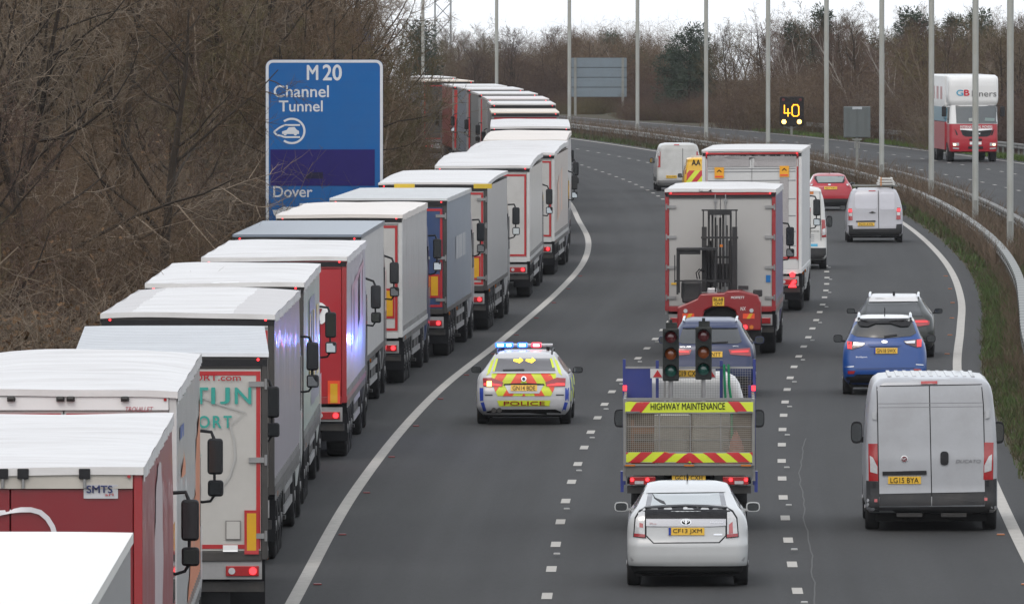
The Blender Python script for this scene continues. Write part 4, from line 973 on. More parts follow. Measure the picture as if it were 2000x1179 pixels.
# 5 mint lorry
v = lorry('pale mint green sided lorry with yellow block lettering and white roof', 593, 552, 3.75, W=2.6, side=curt('mint', (.43,.52,.46), .3), door=FRW, frame=FRD, header=FRD, tape=False, cab=(.5,.53,.5), head=.003, L=13, d=177)
YL = mt('yellow_print', (.6,.5,.08), .35); GP = mt('grey_print', (.2,.22,.26), .35)
for k_ in range(5): v.side('block_lettering', [(4.2+1.5*k_,1.9),(5.2+1.5*k_,1.9),(5.2+1.5*k_,3.1),(4.2+1.5*k_,3.1)], YL if k_ % 2 == 0 else GP, sides=(1,), off=.014, step=.6)
v.side('grey_lettering', [(6,1.5),(12,1.5),(12,1.75),(6,1.75)], GP, sides=(1,), off=.014, step=.6); v.side('grey_print', [(4.2,3.1),(9,3.1),(9,3.35),(4.2,3.35)], GP, sides=(1,), off=.014, step=.6)
for a, b_ in ((0.13,.3),(.43,.62),(.75,.83)): v.rear('header_strip', [(281+300*(a),553.5),(281+300*b_,553.2),(281+300*b_,557),(281+300*a,557.3)], WHT, off=.03, thick=.01)
# 6 red
v = lorry('bright red rear lorry with pale curtain side, orange marker board and white tarp roof', 677, 502, 3.72, W=2.64, side=curt('pale_grey_lilac', (.47,.45,.49), .3), door=paint('bright_lorry_red', (.36,.01,.018), .08), frame=FRR, cab=(.08,.08,.09), head=.012, d=196, tape=False)
v.side('pink_panel', [(4,1.85),(12,2.3),(12,3.4),(4,3.1)], mt('pink_print', (.45,.25,.3), .35), sides=(1,), off=.012, step=.6)
for k_ in range(5): v.side('faded_lettering', [(4.8+1.45*k_,2.05+.07*k_),(5.9+1.45*k_,2.1+.07*k_),(5.9+1.45*k_,3.05+.06*k_),(4.8+1.45*k_,3.0+.06*k_)], mt('pale_print', (.55,.53,.56), .35), sides=(1,), off=.02, step=.6)
v.rear('round_badge', [(622+19*math.cos(a), 612+22*math.sin(a)) for a in [i*.3 for i in range(21)]], WHT, off=.03, thick=.01); v.rtext('lettering', '7', 615, 629, 603, 622, REDP, off=.045, bold=.04)
v.rear('marker_board', [(640,743),(664,743),(664,808),(640,808)], mt('orange_red_reflector', (.75,.07,.02), .35), off=.03, thick=.02); v.rear('marker_board_centre', [(645,749),(659,749),(659,801),(645,801)], ORM, off=.04, thick=.01)
# 7 white reefer with blue-grey roof
v = lorry('ribbed-side white lorry with flat blue-grey roof and two red roof lights', 705, 459, 3.72, W=2.55, L=13.6, side=mt('side_white_ribbed', (.52,.52,.51), .35, .1, dirt=.2), door=WHP, frame=FRD, roof=ROOFB, rough='panel', ribs=False, cab=(.1,.1,.1), head=.022, d=214.6, camber=.01)
# 8 tan roof
v = lorry('light grey curtain-side lorry with tan tarp roof and red outlined white rear', 786, 418, 3.74, W=2.74, side=curt('light_grey', (.43,.43,.42)), door=WHP, frame=FRW, header=mt('pale_header', (.5,.5,.5)), roof=tarpm('pale_tan_tarp', (.68,.63,.58)), cab=(.03,.05,.12), head=.032, d=234, mark=(.3,.95))
# 9 blue grey
v = lorry('blue-grey ribbed container-sided lorry with dark blue rear door and yellow roof blocks', 873, 395, 3.75, W=2.74, side=mt('side_blue_grey', (.22,.26,.31), .38, .1, dirt=.15), door=paint('navy_door', (.03,.06,.15)), frame=FRD, rough='panel', ribs=True, roof=mt('roof_pale_ribbed', (.5,.51,.51), .4, .1, dirt=.2), cab=(.4,.4,.42), head=.038, d=252, mark=(.25,.8), camber=.02, hinges=3)
v.side('pale_lettering', [(5,2.2),(10.5,2.2),(10.5,2.75),(5,2.75)], mt('pale_grey_print', (.45,.46,.46)), sides=(1,), off=.01, step=.4)
for x0, x1, y in ((718,757,366.5), (873,908,362.5)): 
    a = gp(x0, y, 3.8); bx('yellow_roof_block', mt('yellow_roof_block', (.6,.42,.05), .5), v.o, (x0-v.cx)/F*(v.d+14)-0., (x1-v.cx)/F*(v.d+14), 13.3, 13.62, 3.75, 3.86)
# 10-15
SIL = mt('side_silver_sheet', (.45,.45,.45), .28, .35, .06, dirt=.12)
v = lorry('shiny silver box lorry with dark rear frame and orange lower door panel', 952, 361, 3.78, W=2.75, side=SIL, door=mt('door_grey', (.4,.39,.37), .4, dirt=.2), frame=FRD, rough='panel', cab=(.4,.4,.4), head=.037, d=272, mark=(.15,.75), camber=.05, rise=.1, hinges=4)
v = lorry('white tarp-roofed lorry just ahead of the shiny silver box lorry', 1035, 327, 3.75, W=2.66, side=curt('white_warm', (.55,.53,.5)), door=WHP, frame=FRW, cab=(.05,.05,.06), head=.026, d=302, L=15.5, rise=.16)
v = lorry('white lorry with faded orange print on its long side and red striped rear edge', 1083, 300, 3.75, W=2.7, side=curt('white_orange', (.56,.5,.46)), door=WHP, frame=FRW, cab=(.2,.2,.22), head=.032, d=327, L=15.5, rise=.16)
v.side('orange_print', [(3,1.6),(9,1.9),(9,3.2),(3,2.8)], mt('faded_orange_print', (.55,.36,.27), .4), sides=(1,), off=.01, step=.8)
v = lorry('pale tan roofed lorry with dark red rear just below the tall grey lorry', 1106, 273, 3.8, W=2.72, side=curt('white', (.55,.55,.55)), door=REDP, frame=FRD, roof=tarpm('pale_tan_tarp2', (.66,.6,.54)), cab=(.25,.02,.02), head=.016, d=353, L=15, rise=.12)
v = lorry('tall light grey lorry with white roof at the bend just below the distant tan roof', 1113, 247, 3.85, W=2.85, side=curt('light_grey', (.43,.43,.42)), door=paint('dull_red_door', (.22,.03,.03)), frame=FRD, header=mt('grey_header', (.2,.19,.18)), cab=(.5,.5,.5), head=.0, d=387, rise=.1)
FQ = 'lorries queuing nose to tail in the left lane'
REDS = curt('dull_red', (.24,.05,.045))
for lab, pr, py, d, side, roof, door, hd in (
    ('distant tan-roofed lorry with red rear, first behind the bend', 1092, 219, 424, curt('dark_grey', (.18,.17,.17)), ROOFT, REDP, -.008),
    ('distant lorry with narrow white roof behind the tan-roofed one', 1085, 203, 444, curt('mid_grey', (.27,.27,.28)), ROOFW, WHP, -.014),
    ('distant lorry with pinkish pale roof, third behind the bend', 1072, 193, 463, curt('light_grey', (.43,.43,.42)), tarpm('pink_pale', (.62,.57,.56)), WHP, -.02),
    ('distant silver-sided lorry with white roof and red rear post', 1050, 183, 484, curt('steel_grey', (.25,.27,.28)), ROOFW, WHP, -.03),
    ('distant dark grey sided lorry with white roof above the silver-sided one', 1022, 174, 504, curt('blue_grey', (.2,.23,.26)), ROOFW, FRD, -.038),
    ('distant dull red lorry with bright red rear door in the curve', 990, 168, 525, REDS, ROOFW, paint('bright_red_door', (.45,.03,.02)), -.045),
    ('far dark blue-grey lorry with tan roof in the curve', 925, 158, 556, curt('slate_blue', (.1,.13,.18)), ROOFT, FRD, -.07),
    ('farthest visible white-roofed lorry with two red roof lights', 890, 151, 593, curt('white', (.55,.55,.55)), ROOFW, WHP, -.085)):
    lorry(lab, pr, py, H-py*d/F, 2.66, rough='panel', camber=.0, L=13.2, d=d, side=side, roof=roof, door=door, detail=1, head=hd, cab=(.2,.2,.2))

# ---------------------------------------------------------------- cars and vans
def third_l(t): return lambda y: LL(y)+(RR(y)-LL(y))*t
LN1, LN2, LN3 = third_l(.17), third_l(.5), third_l(.83)
def clip_conv(poly, clip):
    def ins(p, a, b_): return (b_[0]-a[0])*(p[1]-a[1])-(b_[1]-a[1])*(p[0]-a[0])
    area = sum(clip[i][0]*clip[(i+1)%len(clip)][1]-clip[(i+1)%len(clip)][0]*clip[i][1] for i in range(len(clip)))
    if area < 0: clip = clip[::-1]
    for i in range(len(clip)):
        a, b_ = clip[i], clip[(i+1)%len(clip)]; out = []
        for j in range(len(poly)):
            p, q = poly[j], poly[(j+1)%len(poly)]; ip, iq = ins(p, a, b_), ins(q, a, b_)
            if ip >= 0: out.append(p)
            if (ip > 0) != (iq > 0) and ip != iq: t = ip/(ip-iq); out.append((p[0]+(q[0]-p[0])*t, p[1]+(q[1]-p[1])*t))
        poly = out
        if len(poly) < 3: return None
    return poly
def ell(cx_, cy_, rx, ry, n=18): return [(cx_+rx*math.cos(2*math.pi*i/n), cy_+ry*math.sin(2*math.pi*i/n)) for i in range(n)]
def chev(v, area, name, mat, cx_, per, sl, off=.014, up=True, w_=.5, ph=0.):
    """diagonal stripes mirrored about cx_"""
    y0 = min(p[1] for p in area); y1 = max(p[1] for p in area); hgt = y1-y0
    for q in (-1, 1):
        half = clip_conv(area, [(cx_, y0-5), (cx_+q*400, y0-5), (cx_+q*400, y1+5), (cx_, y1+5)])
        if not half: continue
        for k in range(-1, 14):
            xt = (k*per+ph)
            p = [(cx_+q*xt, y0), (cx_+q*(xt+per*w_), y0), (cx_+q*(xt+per*w_+sl*hgt), y1), (cx_+q*(xt+sl*hgt), y1)]
            c_ = clip_conv(p, half)
            if c_ and len(c_) > 2: v.rear(name, c_, mat, off=off, thick=.004)
def rails(v, x, y0, y1, z0, z1, mat=STEEL, r=.022):
    for q in (-1, 1): G().tube([(q*x, y0, z0), (q*x, y0+.12, z0+.05), (q*x, (y0+y1)/2, z1+.05), (q*x, y1-.12, z1+.04), (q*x, y1, z1-.03)], r, 6).build('roof_rail', mat, v.o, smooth=60)
def carglass(v, yA, yB, zb, zt, hood=None, tint=GLASS, rearq=None):
    """side windows and windscreen"""
    m_ = (yA+yB)/2
    v.side('side_window', [(yA, zb+.02), (m_-.04, zb), (m_-.04, zt), (yA+.25, zt-.02)], tint); v.side('side_window', [(m_+.04, zb), (yB, zb), (yB-.5, zt-.02), (m_+.04, zt)], tint)
def under(v, hw, y1, z=.3): G().box(-hw+.12, hw-.12, .25, y1, .16, z).build('underbody', UNDER, v.o)
def fronts(v, hw, z, y=4.2):
    v.front('headlight', [(-hw+.08, z), (-hw+.4, z), (-hw+.4, z+.13), (-hw+.1, z+.15)], CLEAR); v.front('headlight', [(hw-.08, z), (hw-.4, z), (hw-.4, z+.13), (hw-.1, z+.15)], CLEAR)
    v.front('grille', [(-.4, z-.15), (.4, z-.15), (.45, z+.1), (-.45, z+.1)], BLACK)
SEAM = mt('panel_gap', (.02,.02,.022), .7)
CHR = mt('chrome_badge', (.7,.71,.72), .15, .9, .05)
# white hatchback, nearest centre
PW = paint('pearl_white', (.5,.51,.51), .1, .25)
v = V('hatchback_car', 'pearl white hatchback car nearest the camera behind the highway maintenance truck', 'car', 1343, 1142, .8, LN2)
v.body([(.31,.845,.04,4.38,.2,.45,.08),(.34,.855,.02,4.42,.2,.45,.07),(.4,.86,.0,4.45,.2,.45,.07),(.6,.868,-.01,4.45,.2,.45,.07),(.72,.868,.03,4.35,.2,.45,.07),(.85,.862,.05,4.1,.18,.45,.07),(.96,.84,.07,3.7,.16,.5,.07),(1.04,.80,.1,3.4,.15,.45,.07),(1.12,.735,.2,3.2,.14,.35,.1),(1.2,.69,.55,3.02,.14,.3,.12),(1.3,.635,1.0,2.8,.14,.3,.12),(1.38,.59,1.35,2.6,.14,.3,.1),(1.42,.545,1.6,2.4,.16,.3,.1),(1.445,.42,1.85,2.25,.16,.2,.08)], PW, (.8, 3.45), .31, .2)
PG = mt('pale_reflection_glass', (.2,.23,.225), .06, var=.15, coat=1)  # pale grey-green reflection put into the glass colour
v.rear('rear_window', [(1266,961),(1413,959),(1419,986),(1340,984),(1261,987)], PG, off=.01)
v.rear('window_band', [(1266,961),(1276,961),(1271,986.5),(1261,987)], mt('grey_band_glass', (.13,.13,.14), .15), off=.014, thick=.002); v.rear('window_band', [(1404,959),(1413,959),(1419,986),(1409,986)], mt('grey_band_glass', (.13,.13,.14)), off=.014, thick=.002)
v.rear('roof_lip', [(1264,957),(1415,956),(1417,960),(1262,962)], PW, off=.03, thick=.05)
v.rear('lower_glass', [(1261,990),(1300,987),(1340,986),(1380,987),(1419,990),(1419,1012),(1261,1012)], mt('black_gloss_glass', (.012,.012,.014), .5, var=.3, sc=6), off=.012)
v.rear('spoiler', [(1259,988.5),(1300,985.5),(1340,984.5),(1380,985.5),(1421,988.5),(1421,991.5),(1340,987.5),(1259,991.5)], BLACK, off=.05, thick=.06)
v.rear('tailgate_seam', [(1261,1026),(1419,1026),(1419,1046),(1406,1060),(1276,1061),(1261,1046)], SEAM, off=.003, thick=.004)
v.rear('tailgate_lower', [(1263,1027),(1417,1027),(1417,1045),(1404,1058),(1277,1059),(1263,1045)], PW, off=.012, thick=.012)
v.rear('tailgate_garnish', [(1262,1013),(1418,1013),(1418,1026),(1390,1027.5),(1290,1027.5),(1262,1027)], mt('silver_garnish', (.5,.5,.52), .25, .4), off=.03, thick=.03)
LC = mt('frosted_clear_lamp', (.5,.5,.5), .2, .2, var=.35, sc=18, coat=1)
for q in (0, 1):
    fx = (lambda p: [(2*1340-x, y) for x, y in p]) if q else (lambda p: p)
    v.rear('lamp_surround', fx([(1261.8,988),(1261.8,1050.5),(1236.5,1048),(1239.5,1010),(1248,996)]), SEAM, off=.01, thick=.006)
    l = v.rear('tail_light', fx([(1259.5,993),(1259.5,1047.5),(1238.8,1045.5),(1241.8,1012.5),(1249.5,1000)]), LC, off=.02)
    v.rear('lamp_surround', fx([(1261.5,989),(1261.5,992),(1249,997),(1240,1011),(1237,1047),(1260,1050),(1260,1048),(1239,1045),(1242,1012),(1250,1000)]) , SEAM, off=.008, thick=.004, par=None) if False else None
    v.rear('red_lens', fx([(1260,1043),(1260,1049),(1238,1047),(1239,1041)]), REDL, off=.026, thick=.003, par=l)
    v.rear('red_lens', fx([(1256,1024),(1256,1042),(1248,1041),(1249,1018)]) if q else fx([(1256,1022),(1256,1030),(1249,1029),(1249,1020)]), mt('pink_lens', (.42,.08,.08), .2, coat=1), off=.026, thick=.003, par=l)
v.plate('CF13 JXM', 1306, 1376, 1030, 1044.6, True)
em = v.rear('emblem', ell(1340, 1019, 10.5, 6.6), CHR, off=.04, thick=.01); v.rear('emblem_field', ell(1340, 1019, 8.4, 4.9), INK, off=.046, thick=0, par=em); v.rear('emblem_ring', ell(1340, 1017.2, 6.6, 2.4), CHR, off=.049, thick=0, par=em); v.rear('emblem_ring_field', ell(1340, 1017.2, 5, 1.1), INK, off=.052, thick=0, par=em); v.rear('emblem_bar', ell(1340, 1019.2, 1.7, 4.9), CHR, off=.055, thick=0, par=em)
v.rrect('badge', 1394, 1411, 1042, 1045, CHR, off=.02, thick=.004); v.rtext('badge_lettering', 'Hybrid', 1388, 1412, 1018, 1022, CHR, off=.05); v.rtext('badge_lettering', 'Plus', 1269, 1282, 1020, 1024, mt('pink_lettering', (.5,.3,.3)), off=.05)
ob('rear_valance', shell([(.17,.7,.3,4.2,.2,.3,.05),(.2,.76,.14,4.3,.2,.4,.06),(.315,.8,.06,4.35,.2,.4,.07)], 6, (5,6,3,6,4)).mesh('rear_valance', UNDER, 40), v.o)
v.mrear('rear_reflector', [(1229,1087),(1233,1088),(1238,1094),(1233,1096)], mt('grey_plastic', (.3,.3,.3)), off=.003, thick=.003)
v.bar('aerial', BLACK, [(0,2.05,1.44),(0,1.95,1.54)], .012); v.rear('wiper', [(1274,962),(1280,971),(1297,978),(1301,984),(1291,981),(1278,972)], BLACK, off=.03, thick=.01)
v.mirrors(3.0, 1.02, .84, .2, .14, PW, .02); carglass(v, .95, 3.1, .98, 1.33); fronts(v, .86, .62); under(v, .86, 4.2)
# highway maintenance tipper
v = V('flatbed_truck', 'dirty highway maintenance flatbed truck with caged bed and red-yellow tailgate stripes', 'truck', 1346, None, 0, LN2, d=170., X=(1346-1000)/F*170)
o = v.o; ALU = mt('dirty_alloy', (.27,.27,.26), .5, .4, .15, 6, dirt=.55, dsc=3); NB = paint('truck_blue', (.02,.035,.2), .2); hw = 1.035
body = shell([(.5,.9,3.35,5.6,.05,.2,0),(1.0,.95,3.3,5.6,.05,.25,0),(1.4,.95,3.3,5.1,.06,.3,0),(2.1,.84,3.35,4.5,.15,.3,0),(2.32,.74,3.42,4.2,.22,.3,0),(2.4,.6,3.55,4.05,.25,.25,0)], 20, (5,8,4,6,4)).mesh('cab', paint('van_white', (.6,.6,.58)), 42); cab_ = ob('cab', body, o)
bx('rear_cab_window', GLASS, cab_, -.5, .5, 3.28, 3.31, 1.55, 1.95)
bed = G().box(-hw, hw, .05, 3.2, .93, 1.02).build('bed_floor', ALU, o)
for q in (-1, 1):
    sd = bx('side_board', ALU, o, *sorted((q*(hw-.03), q*hw)), .05, 3.15, 1.02, 1.45)
    for z in (1.75, 2.08): bx('side_rail', ALU, o, *sorted((q*(hw-.03), q*hw)), .05, 3.15, z-.04, z)
    for y in (.06, 1.1, 2.1, 3.1): bx('side_post', ALU, o, *sorted((q*(hw-.035), q*(hw+.012))), y, y+.05, .8, 2.1)
    g = G()
    for i in range(30): g.box(*sorted((q*(hw-.02), q*(hw-.016))), .08+i*.1, .088+i*.1, 1.45, 2.05)
    for i in range(6): g.box(*sorted((q*(hw-.02), q*(hw-.016))), .08, 3.1, 1.5+i*.1, 1.508+i*.1)
    g.build('side_mesh', STEEL, o)
    for y in (.9, 4.6):
        v.wheel(y, q, .72, .34, .2, 'truck')
        if y < 1: bx('mudguard', BLACK, o, *sorted((q*.68, q*.98)), .35, 1.4, .74, .8)
    bx('blue_post', NB, o, *sorted((q*(hw-.01), q*(hw+.035))), 3.12, 3.17, .6, 2.62); bx('blue_post', NB, o, q*.515-.025, q*.515+.025, 3.12, 3.17, 1, 2.6)
    bx('red_side_lamp', REDON, o, q*(hw-.0)-.03, q*(hw-.0)+.03, 2.95, 3.0, 2.12, 2.2)
    bx('blue_corner_post', NB, o, *sorted((q*(hw-.0), q*(hw+.05))), .1, .3, .62, .95)
bx('headboard_panel', NB, o, -hw+.0, -.6, 3.13, 3.16, 2.0, 2.48); bx('dark_backing_panel', mt('dark_backing_brown', (.09,.07,.05), .8, var=.3, dirt=.6, dsc=3), o, -hw+.04, hw-.04, 3.06, 3.1, 1.03, 2.0); bx('headboard_rail', STEEL, o, -hw, hw, 3.12, 3.15, 2.47, 2.5); bx('headboard_panel', NB, o, .95, hw, 3.13, 3.16, 2.0, 2.2)  # brown panel added to keep the background behind the mesh dark
g = G()
for i in range(38): g.box(-.5+i*.04, -.496+i*.04, 3.13, 3.134, 1.05, 2.47)
for i in range(35): g.box(-.5, 1.0, 3.134, 3.138, 1.07+i*.04, 1.074+i*.04)
g.build('headboard_mesh', STEEL, o)
# tailgate
tg = G().box(-hw+.0, -hw+.035, -.03, .03, 1.05, 2.1).box(hw-.035, hw, -.03, .03, 1.05, 2.1).box(-hw+.035, hw-.035, -.028, .028, 2.07, 2.11).box(-hw+.035, hw-.035, -.028, .028, 1.04, 1.07).build('tailgate_frame', ALU, o)
g = G()
for i in range(64): g.box(-hw+.04+i*.0315, -hw+.049+i*.0315, .004, .007, 1.24, 1.88)
for i in range(20): g.box(-hw+.035, hw-.035, .007, .01, 1.25+i*.032, 1.259+i*.032)
g.build('tailgate_mesh', mt('fine_grey_mesh', (.26,.235,.2), .6, .2, dirt=.4), o)
for x in (-.47, .02, .5): bx('tailgate_bar', ALU, o, x-.008, x+.008, -.004, .003, 1.24, 1.88)
for z in (1.45, 1.66): bx('tailgate_bar', ALU, o, -hw+.035, hw-.035, -.01, -.004, z-.006, z+.006)
bd1 = bx('sign_board', mt('board_grey', (.3,.3,.3)), o, -hw+.02, hw-.02, -.035, -.03, 1.87, 2.06); bd2 = bx('sign_board', mt('board_grey', (.3,.3,.3)), o, -hw+.03, hw-.03, -.035, -.03, 1.09, 1.26)
v.skin([bd1.data, bd2.data])
FY = mt('fluorescent_yellow', (.62,.72,.03), .45, var=.08, dirt=.15); CR = mt('chevron_red', (.5,.015,.02), .4, var=.1, dirt=.1)
A1_ = [(1221,783),(1471,781.5),(1471,804),(1221,806)]; A2_ = [(1223,883),(1471,880.5),(1471,902),(1223,904.5)]
v.rear('yellow_band', A1_, FY, off=.004, thick=0); v.rear('yellow_band', A2_, FY, off=.004, thick=0)
for p in ([(1244,783),(1271,782.6),(1253,805.5),(1229,805.8)], [(1421,782),(1443,782),(1460,804),(1437,804.3)]): v.rear('red_stripe', p, CR, off=.008, thick=0)
chev(v, A2_, 'red_stripe', CR, 1347, 46, 1.15, off=.008, ph=-22)
v.rtext('lettering', 'HIGHWAY MAINTENANCE', 1271, 1416, 786.5, 799.5, INK, off=.012, bold=.012, rot=-.006)
for x in (1236, 1455): v.rear('latch', [(x-14,803),(x+14,803),(x+14,813),(x-14,813)], STEEL, off=.06, thick=.05)
bx('rear_beam', mt('grey_beam', (.13,.13,.12), .5, .2, dirt=.5), o, -hw+.03, hw-.03, .0, .09, .89, 1.035); bx('rear_crossmember', DARK, o, -.98, .98, .1, .2, .6, .72)
for x in (-.93, 0, .9): bx('amber_marker', AMBL, o, x-.08, x+.08, -.035, -.031, 1.035, 1.06)
for q in (-1, 1):
    l = bx('tail_light', REDL, o, *sorted((q*.53, q*.94)), .02, .1, .74, .87, .01); bx('clear_lens', CLEAR, l, *sorted((q*.72, q*.86)), .008, .018, .75, .8)
    for x in (.66, .9): G().cyl((q*x, .0, .82), (q*x, .02, .82), .03, 12).build('lamp', REDON, l)
bx('number_plate', PLATE, o, -.27, .26, .03, .05, .8, .9); flat_text('plate_lettering', 'GC19 CXH', INK, o, -.22, .21, .815, .885, .026, .015)
v.mirrors(4.35, 1.62, .92, .2, .3, BLACK, .1)
g = G(); under(v, 1.0, 5.2, .45); bx('chassis', UNDER, o, -.4, .4, .3, 4, .5, .9)
# load behind the mesh
for x, y, w_, hh, c, nm, lb in ((-.27, .7, .56, .8, (.42,.41,.36), 'bulk_sack', 'pale grey tall sack behind the tailgate mesh, left of centre'), (.34, .75, .58, .82, (.4,.4,.35), 'bulk_sack', 'pale grey wide sack behind the tailgate mesh, right of centre')):
    g = G(); rg = random.Random(int(x*100)); 
    def sk(u, t): a = 2*math.pi*u; e = 1+.06*math.sin(5*a+t*4)+.05*math.sin(9*t+a); return (math.copysign(abs(math.cos(a))**.5, math.cos(a))*w_/2*e, math.copysign(abs(math.sin(a))**.5, math.sin(a))*w_/2*e, hh*t)
    g.grid(sk, 24, 8); g.f.append(tuple(8*25+i for i in range(24))); b_ = g.build(nm, mt('sack_cloth', (.4,.39,.34), .8, var=.15, bump=.4, bsc=8, dirt=.3), None, smooth=60)
    b_.matrix_world = v.M @ Matrix.Translation((x, y, 1.02)); tag(b_, lb, 'sack')
def loc_(th, x, y, z): th.matrix_world = v.M @ Matrix.Translation((x, y, z)); return th
t = tag(empty('barrier_frame', (0,0,0)), 'stack of orange and red plastic barriers lying in the left of the truck bed', 'barrier'); loc_(t, -.7, .7, 1.02)
for i, (z, c) in enumerate(((0,(.22,.09,.04)),(.25,(.16,.08,.04)),(.5,(.24,.11,.05)))): bx('barrier_board', mt('barrier_%d' % i, c, .5, dirt=.4), t, -.22, .25, .0+.03*i, .04+.03*i, z, z+.1)
for x in (-.2, .2): bx('barrier_leg', mt('barrier_0', (.5,.16,.03)), t, x-.02, x+.02, .1, .13, 0, .72)
t = tag(empty('debris_bag', (0,0,0)), 'crumpled pink-orange bag in the right of the truck bed', 'bag'); loc_(t, .74, .45, 1.02)
g = G(); rg = random.Random(4); g.grid(lambda u, t_: ((.24*math.cos(6.283*u)*(1.05-t_)*(1+.15*math.sin(17*u+5*t_)), .18*math.sin(6.283*u)*(1.05-t_), t_*.52+.04*math.sin(13*u+9*t_))), 20, 8); g.build('bag', mt('pink_bag', (.42,.2,.15), .6, var=.4, sc=9, bump=.5, bsc=20), t, smooth=30)
# two portable traffic lights and a trailer board riding on the bed
THS = mt('signal_black', (.018,.022,.022), .5, var=.3, sc=8, dirt=.2, dsc=4)
def traffic_light(px, y, lab, dy=0):
    d = v.d+y; s2 = F/d; x = (px-v.cx)/s2
    t = tag(empty('traffic_light', (0,0,0)), lab, 'traffic light', 'portable traffic lights on the maintenance truck'); loc_(t, x, y, 1.02)
    z1 = H-(641+dy)/s2-1.02; z0 = H-(744+dy)/s2-1.02; hw2 = 16/s2
    G().box(-hw2, hw2, 0, .16, z0, z1).build('signal_head', THS, t, bev=.02)
    G().cyl((0,.08,0), (0,.08,z0), .035, 10).build('pole', STEEL, t); bx('base_foot', DARK, t, -.2, .2, -.1, .3, 0, .05); bx('top_bracket', THS, t, -.08, .1, .03, .12, z1, z1+.09)
    g = G().box(-.025, .025, .04, .1, z1+.09, z1+.14).build('sensor', THS, t)
    for i, (nm, c) in enumerate((('red_lens',(.09,.012,.015)),('amber_lens',(.2,.05,.012)),('green_lens',(.01,.075,.06)))):
        z = H-((658,691,724)[i]+dy)/s2-1.02; r = 13.4/s2
        G().cyl((0,-.012,z), (0,.0,z), r, 24).build('lamp_rim', BLACK, t)
        l = G().grid(lambda u, q: (math.cos(6.2832*u)*r*.84*q, -.014-.03*(1-q*q), z+math.sin(6.2832*u)*r*.84*q), 24, 4).build(nm, mt('lens_'+nm, c, .15, coat=1, var=.3, sc=30), t, smooth=60)
        G().grid(lambda u, q: (math.cos(-.4+3.94*u)*r*1.03, -.005-.13*q*(1-.3*abs(u-.5)), z+math.sin(-.4+3.94*u)*r*1.03), 16, 3).build('visor', THS, t, smooth=60)
traffic_light(1310, 2.5, 'left one of two unlit portable traffic lights standing on the maintenance truck'); traffic_light(1374, 2.5, 'right one of two unlit portable traffic lights standing on the maintenance truck', -3)
t = tag(empty('trailer_board', (0,0,0)), 'white light board with two red triangles and a yellow plate lying across the truck', 'trailer board'); loc_(t, (1335-v.cx)/(F/(v.d+2.9)), 2.9, 1.02)
s2 = F/(v.d+2.9); bz = lambda py: H-py/s2-1.02
bx('board', mt('white_board', (.6,.6,.6), .4), t, -65/s2, 62/s2, .0, .03, bz(738), bz(720))
for px in (-51, 53): G().prism([((px-9)/s2, bz(736)), ((px+9)/s2, bz(736)), (px/s2, bz(722))], 'y', -.01, -.001).build('red_triangle', CR, t)
bx('number_plate', PLATE, t, -.2, .28, -.012, -.001, bz(735.5), bz(722.5)); flat_text('plate_lettering', 'GC19 CXH', INK, t, -.17, .25, bz(734), bz(724), -.016, .015)
for x in (-.3, .3): bx('board_leg', STEEL, t, x-.015, x+.015, .031, .06, 0, bz(722))
t = tag(empty('green_strap', (0,0,0)), 'green webbing straps hanging over the headboard of the truck', 'strap'); loc_(t, 0, 3.05, 1.02)
for x0, x1 in ((.56,.59), (.63,.68)): G().tube([(x0, .0, 1.52), (x0+.01, -.02, 1.2), (x1, 0, .9), (x1+.01, .02, .3)], .022, 5).build('strap', mt('green_webbing', (.02,.22,.1), .7, var=.3, sc=20), t, smooth=60)

# blue suv ahead of the truck
BL = paint('suv_dark_blue', (.009,.02,.075), .05)
v = V('suv_car', 'dark blue suv car between the maintenance truck and the red forklift', 'car', 1387, 773, .8, LN2)
v.body([(.22,.84,.12,4.55,.2,.4,.05),(.35,.92,.02,4.62,.2,.45,.06),(.6,.945,-.02,4.65,.2,.45,.07),(.8,.945,.02,4.55,.2,.45,.08),(.95,.93,.05,4.1,.2,.5,.08),(1.08,.9,.1,3.5,.2,.5,.09),(1.2,.82,.2,3.3,.2,.4,.1),(1.4,.7,.42,3.0,.2,.35,.12),(1.54,.62,.6,2.75,.2,.3,.12),(1.6,.56,.75,2.5,.2,.3,.1),(1.64,.42,1.1,2.3,.2,.2,.08)], BL, (.8, 3.65), .36, .24)
RF = mt('silver_roof', (.42,.43,.45), .25, .3, coat=.6)
v.rear('rear_window', [(1334,640),(1441,640),(1449,667),(1440,671),(1333,671),(1325,667)], GLASS, off=.01); v.rear('roof_edge', [(1336,633),(1438,633),(1441,640),(1333,640)], BL, off=.04, thick=.05)
v.rear('wiper', [(1388,668),(1422,666),(1422,668),(1388,670)], BLACK, off=.03, thick=.01)
for q in (0, 1):
    fx = (lambda p: [(2*1387-x, y) for x, y in p]) if not q else (lambda p: p)
    l = v.rear('tail_light', fx([(1423,682.5),(1465,679),(1467,695),(1427,692)]), REDL, off=.02); v.rear('light_strip', fx([(1428,685.5),(1462,683.5),(1462,687),(1429,688)]), mt('bright_red_lens', (.75,.05,.06), .2, emi=(1,.05,.05), es=.5), off=.026, thick=.002, par=l)
v.plate('LM17 NTT', 1362, 1411, 686, 697); v.rtext('badge_lettering', 'GLC 250', 1328, 1349, 675, 678, CHR, off=.02); v.rtext('badge_lettering', '4MATIC', 1431, 1443, 674.5, 677, CHR, off=.02)
v.rear('bumper_trim', [(1312,735),(1462,735),(1460,752),(1314,752)], BLACK, off=.015)
rails(v, .56, .75, 2.6, 1.58, 1.6, CHR, .025); v.mirrors(3.0, 1.12, .93, .2, .16, BL, .0); carglass(v, .75, 3.1, 1.08, 1.48); fronts(v, .93, .75); under(v, .93, 4.2)

